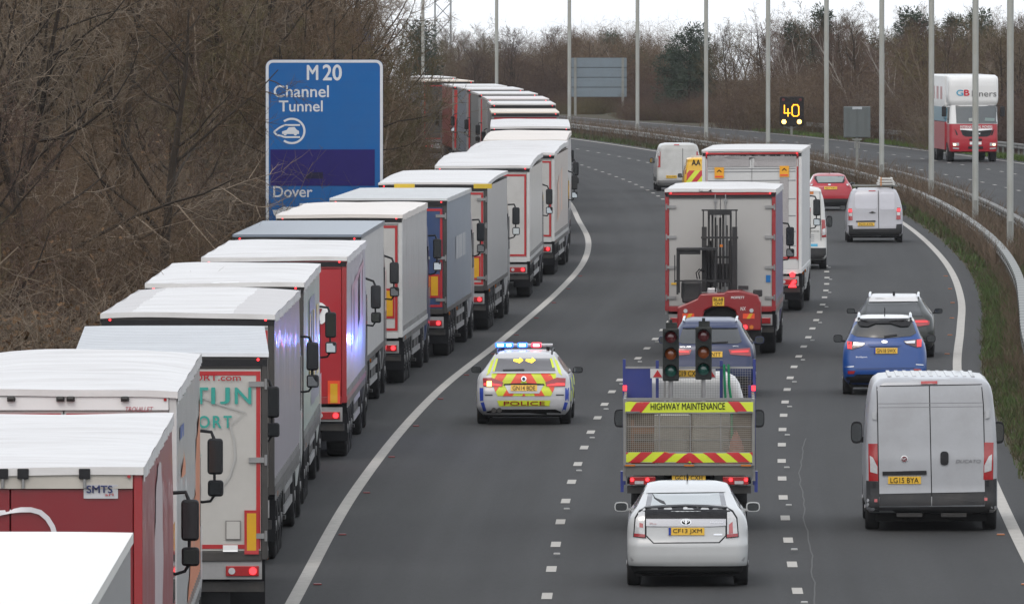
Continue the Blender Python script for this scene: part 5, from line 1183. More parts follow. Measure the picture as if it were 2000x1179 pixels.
# police estate
PWH = paint('police_white', (.5,.5,.51), .1)
v = V('police_car', 'police estate car with blue and red roof lights and yellow-red striped tailgate', 'police car', 1024, 827, .85, LN1)
pol = v
v.body([(.2,.82,.15,4.7,.2,.4,.05),(.3,.9,.04,4.85,.22,.5,.06),(.5,.925,-.02,4.9,.22,.5,.07),(.65,.93,-.02,4.88,.22,.5,.08),(.78,.925,.03,4.6,.2,.5,.08),(.92,.905,.06,4.1,.2,.5,.08),(1.0,.87,.1,3.6,.2,.45,.08),(1.06,.81,.16,3.4,.2,.4,.1),(1.2,.71,.38,3.05,.18,.35,.12),(1.33,.62,.56,2.75,.18,.3,.12),(1.39,.565,.7,2.5,.2,.3,.1),(1.43,.43,.98,2.3,.2,.2,.08)], PWH, (.85, 3.8), .34, .23)
PGL = mt('police_window_glass', (.09,.085,.09), .08, var=.45, sc=2.2, coat=1)
v.rear('rear_window', [(970,699),(1078,699),(1085,724),(962,725)], PGL, off=.01)
FYL = mt('fluorescent_yellow', (.62,.72,.03)); FR = mt('fluorescent_red', (.75,.07,.03), .4, var=.05)
v.rear('yellow_edge_strip', [(969,700),(973,700),(966,725),(962,725)], FYL, off=.016, thick=.002); v.rear('yellow_edge_strip', [(1074,700),(1078,699),(1083,717),(1079,718)], FYL, off=.016, thick=.002)
TGA = [(960,729),(1086,729),(1086,742),(1082,760),(1076,773),(972,773),(966,761),(960,742)]
v.rear('tailgate_yellow', TGA, FYL, off=.008, thick=.004); chev(v, TGA, 'tailgate_red_stripe', FR, 1023, 37.5, .62, off=.013, ph=-5, w_=.5)
v.rear('plate_recess', [(985,751),(1062,751),(1053,768),(994,768)], PWH, off=.018, thick=.004)
v.rear('tailgate_lip', [(985,749),(1023,747.5),(1062,749),(1064,752),(983,752)], SEAM, off=.02, thick=.004)
v.plate('GN14 BDE', 997.5, 1049, 751.5, 763, off=.03)
v.rear('upper_lip', [(964,725.5),(1083,725.5),(1084,728.5),(963,728.5)], PWH, off=.03, thick=.03)
for q in (0, 1):
    fx = (lambda p: [(2*1024-x, y) for x, y in p]) if q else (lambda p: p)
    l = v.rear('tail_light', fx([(943,738),(960.5,737),(983,746),(981,754.5),(944,754)]), REDL, off=.022); v.rear('light_strip', fx([(945,748),(960,748),(979,751),(979,753),(945,752)]), mt('bright_red_lens2', (.7,.05,.05), .2, emi=(1,.05,.05), es=1.2), off=.028, thick=.002, par=l)
    if not q: v.rrect('lit_indicator', 951, 960, 744, 754, AMBON, off=.031, thick=.002, par=l)
    v.rear('blue_block', fx([(936.5,757),(944,757),(944,782),(937.5,783)]), mt('police_blue', (.025,.06,.36), .35), off=.008, thick=.003); v.rear('blue_block', fx([(938.5,786),(945,784.5),(950,802),(944,803)]), mt('police_blue', (.025,.06,.36)), off=.008, thick=.003)
    v.rear('reflector_strip', fx([(946,770),(962,770),(962,772),(947,772)]), SEAM, off=.01, thick=.003)
    v.rear('yellow_pillar', fx([(965,690),(969,690),(957,728),(950,733),(953,722)]), FYL, off=.008, thick=.002)
v.rear('yellow_panel', [(971,782),(1075,781.5),(1073,792.5),(975,793)], FYL, off=.012, thick=.003); v.rtext('lettering', 'POLICE', 984, 1064, 783.6, 791.4, mt('dark_red_lettering', (.25,.01,.02)), off=.022, bold=.03)
em = v.rear('emblem', ell(1023, 739.5, 5, 5), CHR, off=.03, thick=.008); v.rear('emblem_field', ell(1023, 739.5, 3.3, 3.3), INK, off=.034, thick=0, par=em); v.rear('emblem_quarter', [(1023,739.5),(1023,736.5),(1026,739.5)], mt('badge_blue', (.05,.2,.6)), off=.037, thick=0, par=em)
v.rear('bumper_lower', [(950,804),(966,799),(1085,799),(1096,804),(1094,812),(952,812)], UNDER, off=.012)
G().cyl((-.58,-.06,.3), (-.58,.2,.3), .05, 14).build('exhaust_tip', DARK, v.o); G().cyl((-.47,-.06,.3), (-.47,.2,.3), .05, 14).build('exhaust_tip', DARK, v.o)
YA = mt('lit_yellow_arrow', (.9,.8,.05), .4, emi=(1,.62,.04), es=1.8)
for x in (1003, 1027): v.rear('lit_arrow', [(x,701.2),(x+12,701.2),(x+12,697.5),(x+19,703),(x+12,708.5),(x+12,704.8),(x,704.8)], YA, off=.016, thick=.002)
v.rear('wiper', [(982,721),(1024,720),(1024,723),(982,723.5)], BLACK, off=.03, thick=.01)
bar_y = 1.75; s2 = F/(v.d+bar_y); bw = .52; bz0 = H-676.5/s2; bz1 = H-671/s2
lb = G().box(-bw-.03, bw+.03, bar_y-.14, bar_y+.14, bz0, bz1).build('light_bar', mt('light_bar_clear', (.3,.3,.32), .15, .2, coat=1), v.o, bev=.02)
for q in (-1, 1): bx('light_bar_foot', BLACK, v.o, q*.45-.03, q*.45+.03, bar_y-.06, bar_y+.06, 1.38, bz0)
for a, b_, c in ((-55,-42,(.05,.22,1)),(-37,-27,(.05,.22,1)),(-12,1,(.1,.3,1)),(15,28,(1,.05,.06))):
    bn = 'blue' if c[2] > .5 else 'red'; c2 = (.01,.1,1) if bn == 'blue' else (1,.01,.03)
    m_ = mt('beacon_core_'+bn, c, .3, emi=(.45,.65,1) if bn == 'blue' else (1,.4,.4), es=9); m2_ = mt('beacon_'+bn, c2, .3, emi=c2, es=4.5); x0, x1 = (a-1)/s2+.01, b_/s2
    bo_ = G().box(x0-.035, x1+.035, bar_y-.15, bar_y+.15, bz0-.012, bz1+.018).build('beacon', m2_, lb, bev=.02); G().box(x0+.005, x1-.005, bar_y-.158, bar_y-.151, bz0+.008, bz1-.004).build('beacon_core', m_, bo_)  # outer beacon box oversized; its coloured glow stands in for the lamp's halo
    L_ = bpy.data.lights.new('beacon_light', 'SPOT'); L_.spot_size = R(55); L_.spot_blend = 1; L_.energy = 75 if c[2] > .5 else 40; L_.color = c; L_.shadow_soft_size = .1; lo = bpy.data.objects.new('beacon_light', L_); COL.objects.link(lo); lo.parent = v.o; lo.location = ((x0+x1)/2, bar_y-.3, bz1+.1); lo.rotation_euler = Vector((-.30,-1,.16)).to_track_quat('-Z','Y').to_euler()
rails(v, .55, .8, 2.5, 1.37, 1.4, BLACK, .018); v.mirrors(3.15, .99, .9, .2, .13, BLACK, .02); carglass(v, .8, 3.2, .97, 1.3); fronts(v, .9, .6); under(v, .9, 4.5)
for i, y in enumerate((.35, 1.25, 2.15, 3.05, 3.95)):
    v.side('yellow_block' if i % 2 else 'blue_block', [(y, .68), (y+.88, .68), (y+.88, .88), (y, .9)], FYL if i % 2 else mt('police_blue', (.025,.06,.36)), off=.006, thick=.003)
    if not .4 < y < 1.2 and y < 3: v.side('blue_block' if i % 2 else 'yellow_block', [(y, .45), (y+.88, .45), (y+.88, .665), (y, .665)], mt('police_blue', (.025,.06,.36)) if i % 2 else FYL, off=.006, thick=.003)

# large white van, right lane
v = V('panel_van', 'large white panel van with closed rear doors in the right-hand lane', 'van', 1818, 1033, .95, LN3)
VW = paint('van_greywhite', (.37,.38,.4), .25)
v.body([(.3,.98,.1,5.3,.15,.3,.02),(.36,1.03,.02,5.4,.12,.3,.02),(.5,1.04,0,5.45,.1,.3,.02),(.56,1.04,.03,5.45,.1,.3,.02),(.9,1.04,.05,5.4,.1,.3,.02),(1.15,1.04,.05,5.2,.1,.3,.02),(1.3,1.035,.06,4.9,.1,.3,.02),(1.6,1.02,.07,4.45,.1,.3,.02),(2.0,.985,.09,3.95,.12,.3,.02),(2.25,.945,.11,3.6,.14,.3,.02),(2.35,.9,.13,3.45,.16,.3,.03),(2.41,.82,.18,3.3,.18,.3,.03),(2.44,.6,.4,3.1,.2,.3,.03)], VW, (.95, 4.4), .34, .22, N=50)
v.rear('door_seal', [(1712,753),(1918,749.5),(1922,790),(1926,968),(1716,970),(1713,790)], SEAM, off=.004, thick=.004)
v.rear('rear_door', [(1714,755),(1814.5,753.5),(1819,962),(1718,964),(1715,790)], VW, off=.016, thick=.014); v.rear('rear_door', [(1816.5,753.5),(1916.5,751.5),(1920,790),(1924,960),(1821,962)], VW, off=.016, thick=.014)
for y in (787.5, 795): v.rear('door_crease_shade', [(1714,y),(1919,y-2),(1919,y-.9),(1714,y+1.1)], mt('crease_shade_grey', (.22,.22,.23), .5), off=.018, thick=.001)  # flat grey strips paint the shade line of each door crease
DG = mt('dark_grey_bumper', (.035,.036,.038), .6, var=.15, dirt=.3)
for p in ([(1692,938),(1717,940),(1718,1001),(1692,1001)], [(1925,938),(1947,934),(1947,1000),(1924,1001)]): v.rear('bumper_corner', p, DG, off=.02)
v.rear('door_lower_trim', [(1718,965),(1819,963.5),(1819,987),(1718,988)], DG, off=.022); v.rear('door_lower_trim', [(1821,963.5),(1924,961.5),(1924,985),(1821,987)], DG, off=.022)
v.rear('bumper', [(1717,990),(1925,988),(1925,1001),(1717,1001)], DG, off=.04, thick=.05)
for q, fx in ((0, lambda p: p), (1, lambda p: [(1818+(1818-x)+1, y-2.5) for x, y in p])):
    l = v.rear('tail_light', fx([(1696,866),(1714,866),(1716,939),(1697,939)]), REDL, off=.02); v.rear('clear_lens', fx([(1699,889),(1705,893),(1714,911),(1714,925),(1700,921)]), CLEAR, off=.027, thick=.004, par=l)
    v.rear('hinge', fx([(1704,804),(1712,804),(1712,820),(1704,818)]), mt('hinge_white', (.4,.41,.42), .5), off=.03); v.rear('reflector', fx([(1708,974),(1714,974),(1714,980),(1708,980)]), REDL, off=.03, thick=.01)
    v.rear('gas_flap', fx([(1705,940),(1711,940),(1711,952),(1705,952)]), BLACK, off=.028, thick=.01)
v.rear('brake_light', [(1799,744),(1831,743.5),(1831,749),(1799,749.5)], REDL, off=.02)
v.rrect('door_handle', 1837, 1853, 881, 908, BLACK, 6, off=.035); em = v.rear('emblem', ell(1766.5, 896, 7, 7), CHR, off=.024, thick=.006); v.rear('emblem_field', ell(1766.5, 896, 5.6, 5.4), mt('emblem_red', (.12,.01,.02), .3), off=.029, thick=0, par=em); v.rtext('emblem_lettering', 'FIAT', 1762.5, 1770.5, 893.5, 898.5, CHR, off=.033, par=em)
v.rtext('badge_lettering', 'DUCATO', 1867, 1916, 897, 903.5, mt('dull_chrome', (.25,.25,.26), .3, .6), off=.024, shear=.2, bold=.01, rot=.0)
v.rear('handle_bar', [(1724,920.5),(1810,918.5),(1810,926.5),(1724,928)], BLACK, off=.04, thick=.03); v.plate('LG15 BYA', 1735, 1799, 930, 944.5, off=.03)
g = G()
for x in [-.66+.132*i for i in range(11)]: g.box(x-.03, x+.03, .5, 3.0, 2.42, 2.452)
g.build('roof_rib', VW, v.o, bev=.008)
v.mirrors(3.85, 1.42, 1.0, .19, .36, BLACK, .05); v.side('side_window', [(3.75,1.35),(4.5,1.35),(4.1,1.9),(3.75,1.95)], GLASS); fronts(v, 1.0, .9); under(v, 1.0, 5.0, .36)
for q in (-1, 1): G().box(-.0+q*.35-.2, q*.35+.2, .02, .06, .24, .3).build('tow_bracket', DARK, v.o)

# blue suv with white roof
EB = paint('bright_blue', (.005,.055,.24), .05)
v = V('suv_car', 'bright blue small suv car with white roof behind the large white van', 'car', 1728, 769, .8, LN3)
v.body([(.22,.78,.2,3.9,.2,.4,.05),(.33,.86,.05,4.0,.2,.45,.06),(.5,.89,-.02,4.05,.2,.45,.07),(.62,.895,-.01,4.05,.2,.45,.08),(.85,.89,.03,3.95,.2,.45,.08),(1.0,.87,.06,3.4,.2,.45,.08),(1.1,.84,.09,3.1,.2,.45,.09),(1.22,.775,.16,2.9,.18,.4,.1),(1.4,.70,.27,2.65,.18,.35,.11),(1.55,.63,.38,2.4,.18,.3,.12),(1.6,.595,.45,2.3,.18,.3,.1)], EB, (.75, 3.25), .33, .21)
roofm = shell([(1.56,.632,.36,2.42,.18,.3,.1),(1.6,.6,.42,2.32,.2,.3,.1),(1.64,.54,.6,2.2,.2,.3,.1),(1.66,.4,.85,2.05,.2,.2,.1)], 8).mesh('roof', paint('roof_pearl', (.66,.66,.64)), 42); ob('roof', roofm, v.o); v.skin([v.main.data, roofm])
v.rear('rear_window', [(1667,631),(1674,626),(1728,624.5),(1777,625),(1783,630),(1790,650),(1780,656),(1728,660.5),(1674,657),(1662,652)], GLASS, off=.012); v.rear('spoiler', [(1673,622),(1779,621),(1783,627),(1775,636),(1760,637),(1740,631),(1710,631),(1695,637),(1680,636),(1669,627)], BLACK, off=.05, thick=.05)
v.rear('roof_edge', [(1671,616),(1781,615),(1783,622),(1669,623)], paint('roof_pearl', (.66,.66,.64)), off=.03, thick=.04)
v.rear('wiper', [(1727,655),(1752,652),(1753,655),(1727,659)], BLACK, off=.03, thick=.01)
for q, fx in ((0, lambda p: p), (1, lambda p: [(2*1727.5-x, y-4) for x, y in p])):
    l = v.rear('tail_light', fx([(1654,665),(1690,669),(1686,675),(1664,682.5),(1655,681)]), mt('smoked_lamp', (.05,.008,.012), .15, coat=1), off=.02); v.rear('red_lens', fx([(1654.5,666),(1664,667),(1664,681),(1655.5,680.5)]), mt('bright_red_lens', (.75,.05,.06)), off=.026, thick=.003, par=l); v.rear('clear_lens', fx([(1667,668),(1689,670.5),(1684,674),(1668,674)]), CHR, off=.026, thick=.003, par=l)
    v.rear('bumper_reflector', fx([(1656,724),(1671,724),(1668,730),(1656,730)]), REDL, off=.015, thick=.01); v.rear('silver_strip', fx([(1651,715.5),(1668,714.5),(1668,716),(1651,717)]), CHR, off=.01, thick=.004)
v.plate('GN18 SWX', 1707, 1753, 679, 690, True); v.rear('emblem', ell(1727.5, 667, 6, 3), CHR, off=.02, thick=.006); v.rtext('badge_lettering', 'EcoSport', 1672, 1694, 695.5, 699, CHR, off=.016); v.rtext('badge_lettering', 'ST', 1776, 1784, 703.5, 706, CHR, off=.016)
v.rear('tailgate_step', [(1669,700),(1789,698),(1789,715),(1786,718),(1672,719.5),(1669,716)], EB, off=.02, thick=.02); v.rear('tailgate_handle', [(1696,671.5),(1759,671),(1757,675.5),(1699,676)], EB, off=.035, thick=.03)
v.rear('lower_bumper', [(1648,736),(1668,735),(1676,729),(1781,728),(1790,733),(1808,734),(1808,752),(1648,752)], BLACK, off=.02); v.rear('skid_bar', [(1672,726),(1786,724.5),(1790,727),(1786,730),(1672,731),(1668,728)], EB, off=.04, thick=.04)
rails(v, .55, .55, 2.3, 1.62, 1.64, CHR, .03); v.bar('aerial', BLACK, [(0,.75,1.66),(0,.62,1.84)], .01); v.mirrors(2.75, 1.12, .87, .2, .17, BLACK, .03); carglass(v, .65, 2.85, 1.08, 1.45); fronts(v, .88, .75); under(v, .88, 3.8)
# dark estate
AB = paint('near_black_green', (.02,.024,.022), .08)
v = V('estate_car', 'black estate car with silver roof rails partly hidden behind the blue suv', 'car', 1746, 697, .8, LN3)
v.body([(.2,.84,.15,4.5,.2,.4,.05),(.3,.92,.04,4.6,.2,.5,.06),(.5,.94,-.02,4.65,.2,.5,.07),(.7,.945,-.01,4.6,.2,.5,.08),(.85,.935,.04,4.3,.2,.5,.08),(.97,.9,.08,3.7,.2,.45,.08),(1.06,.83,.16,3.4,.2,.4,.1),(1.2,.73,.38,3.05,.18,.35,.12),(1.34,.64,.58,2.75,.18,.3,.12),(1.41,.58,.72,2.5,.2,.3,.1)], AB, (.8, 3.6), .35, .24)
rm = shell([(1.38,.61,.62,2.6,.2,.3,.1),(1.42,.58,.7,2.5,.2,.3,.1),(1.455,.5,.95,2.35,.2,.2,.08)], 6).mesh('roof', paint('roof_silver', (.6,.6,.6)), 42); ob('roof', rm, v.o); v.skin([v.main.data, rm])
v.rear('rear_window', [(1697,590),(1790,588.5),(1802,617),(1690,618)], GLASS, off=.012); v.rear('roof_edge', [(1698,582),(1792,581),(1793,588),(1697,589)], paint('roof_silver', (.6,.6,.6)), off=.03, thick=.04); 
for q, fx in ((0, lambda p: p), (1, lambda p: [(2*1746-x, y) for x, y in p])):
    l = v.rear('tail_light', fx([(1786,624),(1806,623),(1816,627),(1815,634),(1797,637),(1786,636)]), REDL, off=.02); v.rear('light_strip', fx([(1788,626),(1812,626),(1812,629),(1788,629)]), mt('bright_red_lens', (.75,.05,.06)), off=.026, thick=.002, par=l)
v.plate('LV66 YHA', 1724, 1768, 640, 650); rails(v, .57, .75, 2.6, 1.4, 1.43, CHR, .03); v.rear('lower_bumper', [(1672,672),(1820,672),(1818,684),(1674,684)], BLACK, off=.01)
v.mirrors(3.0, 1.02, .91, .2, .13, BLACK, .03); carglass(v, .75, 3.1, 1.0, 1.34, tint=mt('pale_side_glass', (.16,.18,.18), .05, coat=1)); fronts(v, .92, .65); under(v, .92, 4.3); v.bar('aerial', BLACK, [(0,.85,1.455),(0,.8,1.53)], .03)

# small silver van with roof rack
GV = paint('van_silver', (.42,.42,.45), .1)
v = V('small_van', 'small silver-grey van with ladder pack on a roof bar near the central barrier', 'van', 1708, 473, .75, LN3)
v.body([(.22,.88,.12,4.1,.15,.4,.02),(.32,.95,.02,4.3,.12,.45,.03),(.5,.965,-.02,4.35,.12,.45,.03),(.66,.965,.0,4.3,.12,.45,.03),(.9,.965,.03,4.1,.12,.45,.03),(1.15,.95,.05,3.6,.12,.4,.03),(1.35,.91,.08,3.2,.14,.4,.04),(1.6,.835,.12,2.9,.16,.35,.05),(1.76,.76,.18,2.7,.18,.3,.05),(1.84,.68,.28,2.5,.2,.3,.05),(1.87,.5,.5,2.3,.2,.2,.05)], GV, (.75, 3.45), .33, .21)
v.rear('door_gap', [(1714.8,372),(1716,372),(1717,446),(1715.8,446)], SEAM, off=.006, thick=.003)
v.rrect('window_pressing', 1670, 1713, 375, 408, paint('van_silver_lit', (.5,.5,.54)), 5, off=.008, thick=.006); v.rrect('window_pressing', 1718, 1747, 375, 410, paint('van_silver_lit', (.5,.5,.54)), 5, off=.008, thick=.006)  # pressings use a lighter copy of the body silver, painting how they catch light
for q, fx in ((0, lambda p: p), (1, lambda p: [(2*1708-x, y-1.5) for x, y in p])):
    l = v.rear('tail_light', fx([(1657.5,407),(1664,407),(1665.5,430),(1657,430)]), REDL, off=.03); v.rear('lamp', fx([(1658,409),(1663.5,409),(1664,414),(1658,414)]), REDON, off=.04, thick=.002, par=l); v.rear('clear_lens', fx([(1658,416),(1664,416),(1664,422),(1658,422)]), CLEAR, off=.04, thick=.002, par=l)
v.plate('PG10 AYW', 1675.5, 1708, 434.5, 441, off=.04); v.rear('handle_bar', [(1672,431.2),(1710,430.5),(1710,433),(1672,433.5)], BLACK, off=.03)
v.rear('emblem', [(1697,415.5),(1704,412.5),(1711,415.5),(1704,416.8)], DARK, off=.02, thick=.01); v.rrect('brake_light', 1696.5, 1710, 371.8, 373.6, REDL, off=.015)
v.rear('bumper', [(1654,440),(1665,440),(1666,447),(1750,446),(1751,438),(1762,437),(1762,461),(1654,462)], DG, off=.03, thick=.04)
bx('roof_bar', GALV, v.o, -.74, .8, .7, .76, 1.93, 1.98); bx('roof_bar', GALV, v.o, -.74, .8, 2.1, 2.16, 1.93, 1.98)
for q in (-1, 1): bx('bar_foot', BLACK, v.o, q*.62-.03, q*.62+.03, .7, .76, 1.84, 1.93)
v.mirrors(3.0, 1.15, .93, .2, .18, DG, .03); v.side('side_window', [(2.3,1.12),(3.4,1.12),(2.95,1.6),(2.3,1.62)], GLASS); fronts(v, .95, .75); under(v, .95, 4.0)
t = tag(empty('ladder_pack', (0,0,0)), 'folded pale ladder sections strapped on the roof bar of the small silver van', 'ladder'); t.matrix_world = v.M @ Matrix.Translation((.4, .5, 1.98))
for k_, (w_, z) in enumerate(((.27,0),(.24,.09),(.2,.18))):
    for q in (-1, 1): bx('ladder_rail', mt('ladder_white', (.6,.59,.56), .5), t, q*w_-.025, q*w_+.025, 0, 1.9, z, z+.07)
    for y in (0, .4, .8, 1.2, 1.6): bx('ladder_rung', mt('ladder_white', (.6,.59,.56)), t, -w_+.025, w_-.025, y, y+.05, z+.02, z+.05)
bx('strap', mt('orange_strap', (.5,.2,.05)), t, -.2, -.16, -.01, .04, -.02, .28)
# red hatchback
RD = paint('car_red', (.36,.008,.02), .05)
v = V('hatchback_car', 'red hatchback car ahead of the small silver van', 'car', 1620, 411, .75, LN3)
v.body([(.2,.8,.15,4.1,.2,.4,.05),(.3,.87,.04,4.25,.2,.5,.06),(.5,.9,-.02,4.3,.2,.5,.07),(.7,.905,-.01,4.25,.2,.5,.08),(.87,.89,.03,3.9,.2,.5,.08),(1.0,.85,.08,3.3,.2,.45,.08),(1.12,.76,.2,3.05,.2,.4,.1),(1.3,.66,.4,2.7,.18,.35,.12),(1.42,.58,.6,2.45,.2,.3,.1),(1.47,.42,.9,2.2,.2,.2,.08)], RD, (.75, 3.4), .33, .21)
v.rear('window_surround', [(1587,345),(1592,341),(1650,341),(1654,345),(1648,357.5),(1597,358)], BLACK, off=.008); v.rear('rear_window', [(1593,343.5),(1650,343.5),(1645,355.5),(1598,356.5)], mt('pale_reflection_glass', (.2,.23,.225)), off=.014)
v.plate('GJ17 KEU', 1610, 1635, 364.5, 369.8); v.rear('bumper', [(1580,388),(1660,388),(1661,404),(1579,404)], DG, off=.015); v.rear('emblem', ell(1620, 360.5, 3, 1.4), CHR, off=.02, thick=.004)
for q, fx in ((0, lambda p: p), (1, lambda p: [(2*1620-x, y) for x, y in p])): l = v.rear('tail_light', fx([(1651,358),(1660,357),(1663,363),(1660,366),(1653,363)]), REDL, off=.02); v.rear('clear_lens', fx([(1653,359.5),(1657,359.5),(1657,362.5),(1653.5,362)]), CLEAR, off=.03, thick=.002, par=l)
v.mirrors(2.85, 1.02, .87, .2, .14, mt('grey_blue_mirror', (.2,.22,.25), .3), .02); carglass(v, .7, 2.95, 1.0, 1.35); fronts(v, .88, .65); under(v, .88, 4.0); v.bar('aerial', BLACK, [(0,1.0,1.47),(0,.9,1.6)], .012)
# white van hidden behind the tail-lift lorry
v = V('panel_van', 'white panel van with small print and orange sticker half hidden behind the tail-lift lorry', 'van', 1548, 525, .95, LN2)
v.body([(.3,.98,.1,5.3,.15,.3,.02),(.36,1.03,.02,5.4,.12,.3,.02),(.5,1.06,0,5.45,.1,.3,.02),(.9,1.06,.05,5.4,.1,.3,.02),(1.15,1.06,.05,5.2,.1,.3,.02),(1.6,1.02,.07,4.45,.1,.3,.02),(2.0,.985,.09,3.95,.12,.3,.02),(2.25,.945,.11,3.6,.14,.3,.02),(2.35,.9,.13,3.45,.16,.3,.03),(2.5,.82,.18,3.3,.18,.3,.03),(2.55,.6,.4,3.1,.2,.3,.03)], paint('van_white', (.6,.6,.58)), (.95, 4.4), .34, .22)
v.rear('tail_light', [(1604.5,429),(1612,429),(1614,463),(1605,463)], REDL, off=.02); v.rear('clear_lens', [(1606,448),(1612,445),(1613,458),(1606,460)], CLEAR, off=.028, thick=.003); v.rear('tail_light', [(1484,429),(1491,429),(1491,463),(1483,463)], REDL, off=.02)
v.rear('door_gap', [(1601,375),(1602,375),(1604,470),(1603,470)], SEAM, off=.008, thick=.003); v.rear('orange_sticker', [(1578,374),(1589,374),(1589,379.5),(1578,379.5)], AMBL, off=.01, thick=.002); v.rear('blue_sticker', [(1578,476),(1597,476),(1597,481),(1578,481)], mt('sky_blue_print', (.1,.4,.6)), off=.01, thick=.002)
v.rtext('lettering', 'SERVICES', 1579, 1600, 450, 453, INK, off=.01); 
for y in (458, 462, 466, 470): v.rtext('lettering', 'mmmm', 1579, 1590, y, y+2, GP, off=.01)
v.rear('bumper', [(1482,484),(1616,484),(1616,510),(1482,510)], DG, off=.02); v.mirrors(3.85, 1.42, 1.02, .19, .36, BLACK, .05); v.side('side_window', [(3.75,1.35),(4.5,1.35),(4.1,1.9),(3.75,1.95)], GLASS); under(v, 1.0, 5.0, .36)
# silver-white van and yellow patrol van, far lane
v = V('panel_van', 'far white van with tall tail lights beside the yellow van', 'van', 1325, 373, .9, LN1)
v.body([(.25,.92,.12,4.8,.15,.3,.02),(.35,.97,.02,4.9,.12,.35,.03),(.6,.98,.0,4.95,.1,.35,.03),(1.0,.98,.05,4.6,.1,.35,.03),(1.3,.95,.07,4.0,.12,.35,.03),(1.7,.88,.11,3.5,.14,.3,.03),(1.95,.82,.15,3.2,.16,.3,.03),(2.06,.72,.22,3.0,.18,.3,.03),(2.1,.55,.4,2.8,.2,.2,.03)], paint('van_dull_white', (.48,.48,.46), .3), (.9, 4.1), .34, .22)
v.mrear('tail_light', [(1283.5,296),(1290,296),(1290,327),(1283,327)], REDL, off=.02); v.plate('EJ16 VNO', 1301, 1322, 342.5, 348, off=.03); v.rear('bumper', [(1284,352),(1366,351),(1366,362),(1284,363)], mt('grey_bumper', (.2,.2,.2), .6), off=.02); v.rrect('brake_light', 1316, 1327, 281.5, 284, REDL, off=.02)
v.rear('door_gap', [(1333,290),(1334,290),(1334,350),(1333,350)], SEAM, off=.008, thick=.003); v.mirrors(3.7, 1.3, .96, .18, .24, BLACK, .03); v.side('side_window', [(3.2,1.2),(4.0,1.2),(3.6,1.7),(3.2,1.72)], GLASS); v.side('lower_trim', [(1.5,.4),(3.5,.4),(3.5,.6),(1.5,.6)], DG); under(v, .95, 4.6)
v = V('patrol_van', 'bright yellow breakdown van with AA lettering and red stripes behind the white lorry', 'van', 1379, 402, .8, LN1)
YV = paint('breakdown_yellow', (.75,.42,.01), .05)
v.body([(.22,.84,.12,4.1,.15,.4,.02),(.32,.9,.02,4.3,.12,.45,.03),(.5,.92,-.02,4.35,.12,.45,.03),(.9,.92,.03,4.1,.12,.45,.03),(1.15,.91,.05,3.6,.12,.4,.03),(1.5,.86,.1,3.1,.14,.35,.04),(1.8,.78,.14,2.8,.16,.35,.05),(1.94,.72,.2,2.6,.18,.3,.05),(1.98,.5,.4,2.4,.2,.2,.05)], YV, (.8, 3.4), .33, .21)
v.rtext('lettering', 'AA', 1351, 1368, 312, 323, INK, off=.02, bold=.03)
AA_ = [(1342,333),(1416,333),(1416,362),(1340,362)]; v.rear('yellow_band', AA_, mt('fluorescent_yellow', (.62,.72,.03)), off=.008, thick=.002); chev(v, AA_, 'red_stripe', CR, 1379, 22, .8, off=.014)
v.mrear('tail_light', [(1336,320),(1340,320),(1340,340),(1335,340)], REDL, off=.02); v.side('side_window', [(2.2,1.15),(3.3,1.15),(2.85,1.6),(2.2,1.62)], GLASS); v.mirrors(2.9, 1.2, .9, .18, .18, BLACK, .03); under(v, .9, 4.0)
bx('beacon_bar', mt('beacon_grey', (.5,.5,.5)), v.o, -.6, .6, .9, 1.2, 1.97, 2.05)

# curtain-side lorry carrying the forklift
v = lorry('white-doored rigid lorry with purple side curtain and a red forklift hung on its back', 1515, 367, 3.93, 2.61, L=8.6, d=254, side=curt('purple', (.1,.08,.2), .4), door=mt('door_greywhite', (.4,.39,.375), .4, var=.03, dirt=.15, dc=(.35,.33,.3)), frame=FRR, header=FRD, tape=False, bars=True, tl=False, hinges=4, group='lorries driving in the middle lane', lane=LN2, cab=(.05,.04,.12), wheels=[2.0], name='rigid_lorry', cabpos=8.7, head=.045)
lw = v
v.rear('blue_sticker', [(1496,537),(1505,537),(1505,551),(1496,551)], mt('sticker_blue', (.02,.15,.4)), off=.02, thick=.002); v.rear('warning_sticker', [(1311,552),(1321,552),(1321,556),(1311,556)], PLATE, off=.02, thick=.002); v.rear('camera_box', [(1366,369),(1391,369),(1391,374),(1366,374)], BLACK, off=.06, thick=.06); v.rear('red_header_strip', [(1306,377),(1506,376),(1506,380),(1306,381)], TAPE, off=.02, thick=.003)
fk = tag(empty('forklift', (0,0,0)), 'red truck-mounted forklift with tall black mast hanging on the back of the white-doored lorry', 'forklift'); fk.matrix_world = v.M @ Matrix.Translation((0, -1.9, 0))
FM = v.M @ Matrix.Translation((0, -1.9, 0)); dF = v.d-1.9; sF = F/dF
def fxp(px): return (px-v.cx)/sF
def fz(py, y=0): return H-py/(F/(dF+y))
FRED = paint('forklift_red', (.24,.009,.012), .2); FB = mt('forklift_black', (.02,.02,.022), .55, .2, dirt=.2)
V_ = [(fxp(1327), fz(600)), (fxp(1366), fz(583)), (fxp(1372), fz(574)), (fxp(1418), fz(572)), (fxp(1424), fz(568)), (fxp(1448), fz(567)), (fxp(1484), fz(576)), (fxp(1490), fz(590)), (fxp(1490), fz(645)), (fxp(1452), fz(645)), (fxp(1440), fz(606)), (fxp(1425), fz(599)), (fxp(1395), fz(599)), (fxp(1380), fz(606)), (fxp(1372), fz(645)), (fxp(1327), fz(645))]
fb_ = G().prism(V_, 'y', 0, .9).build('chassis', FRED, fk, bev=.03)
G().prism([(fxp(1378), fz(608)), (fxp(1394), fz(600)), (fxp(1426), fz(600)), (fxp(1440), fz(608)), (fxp(1448), fz(640)), (fxp(1376), fz(640))], 'y', .12, .7).build('engine_bay', UNDER, fk)
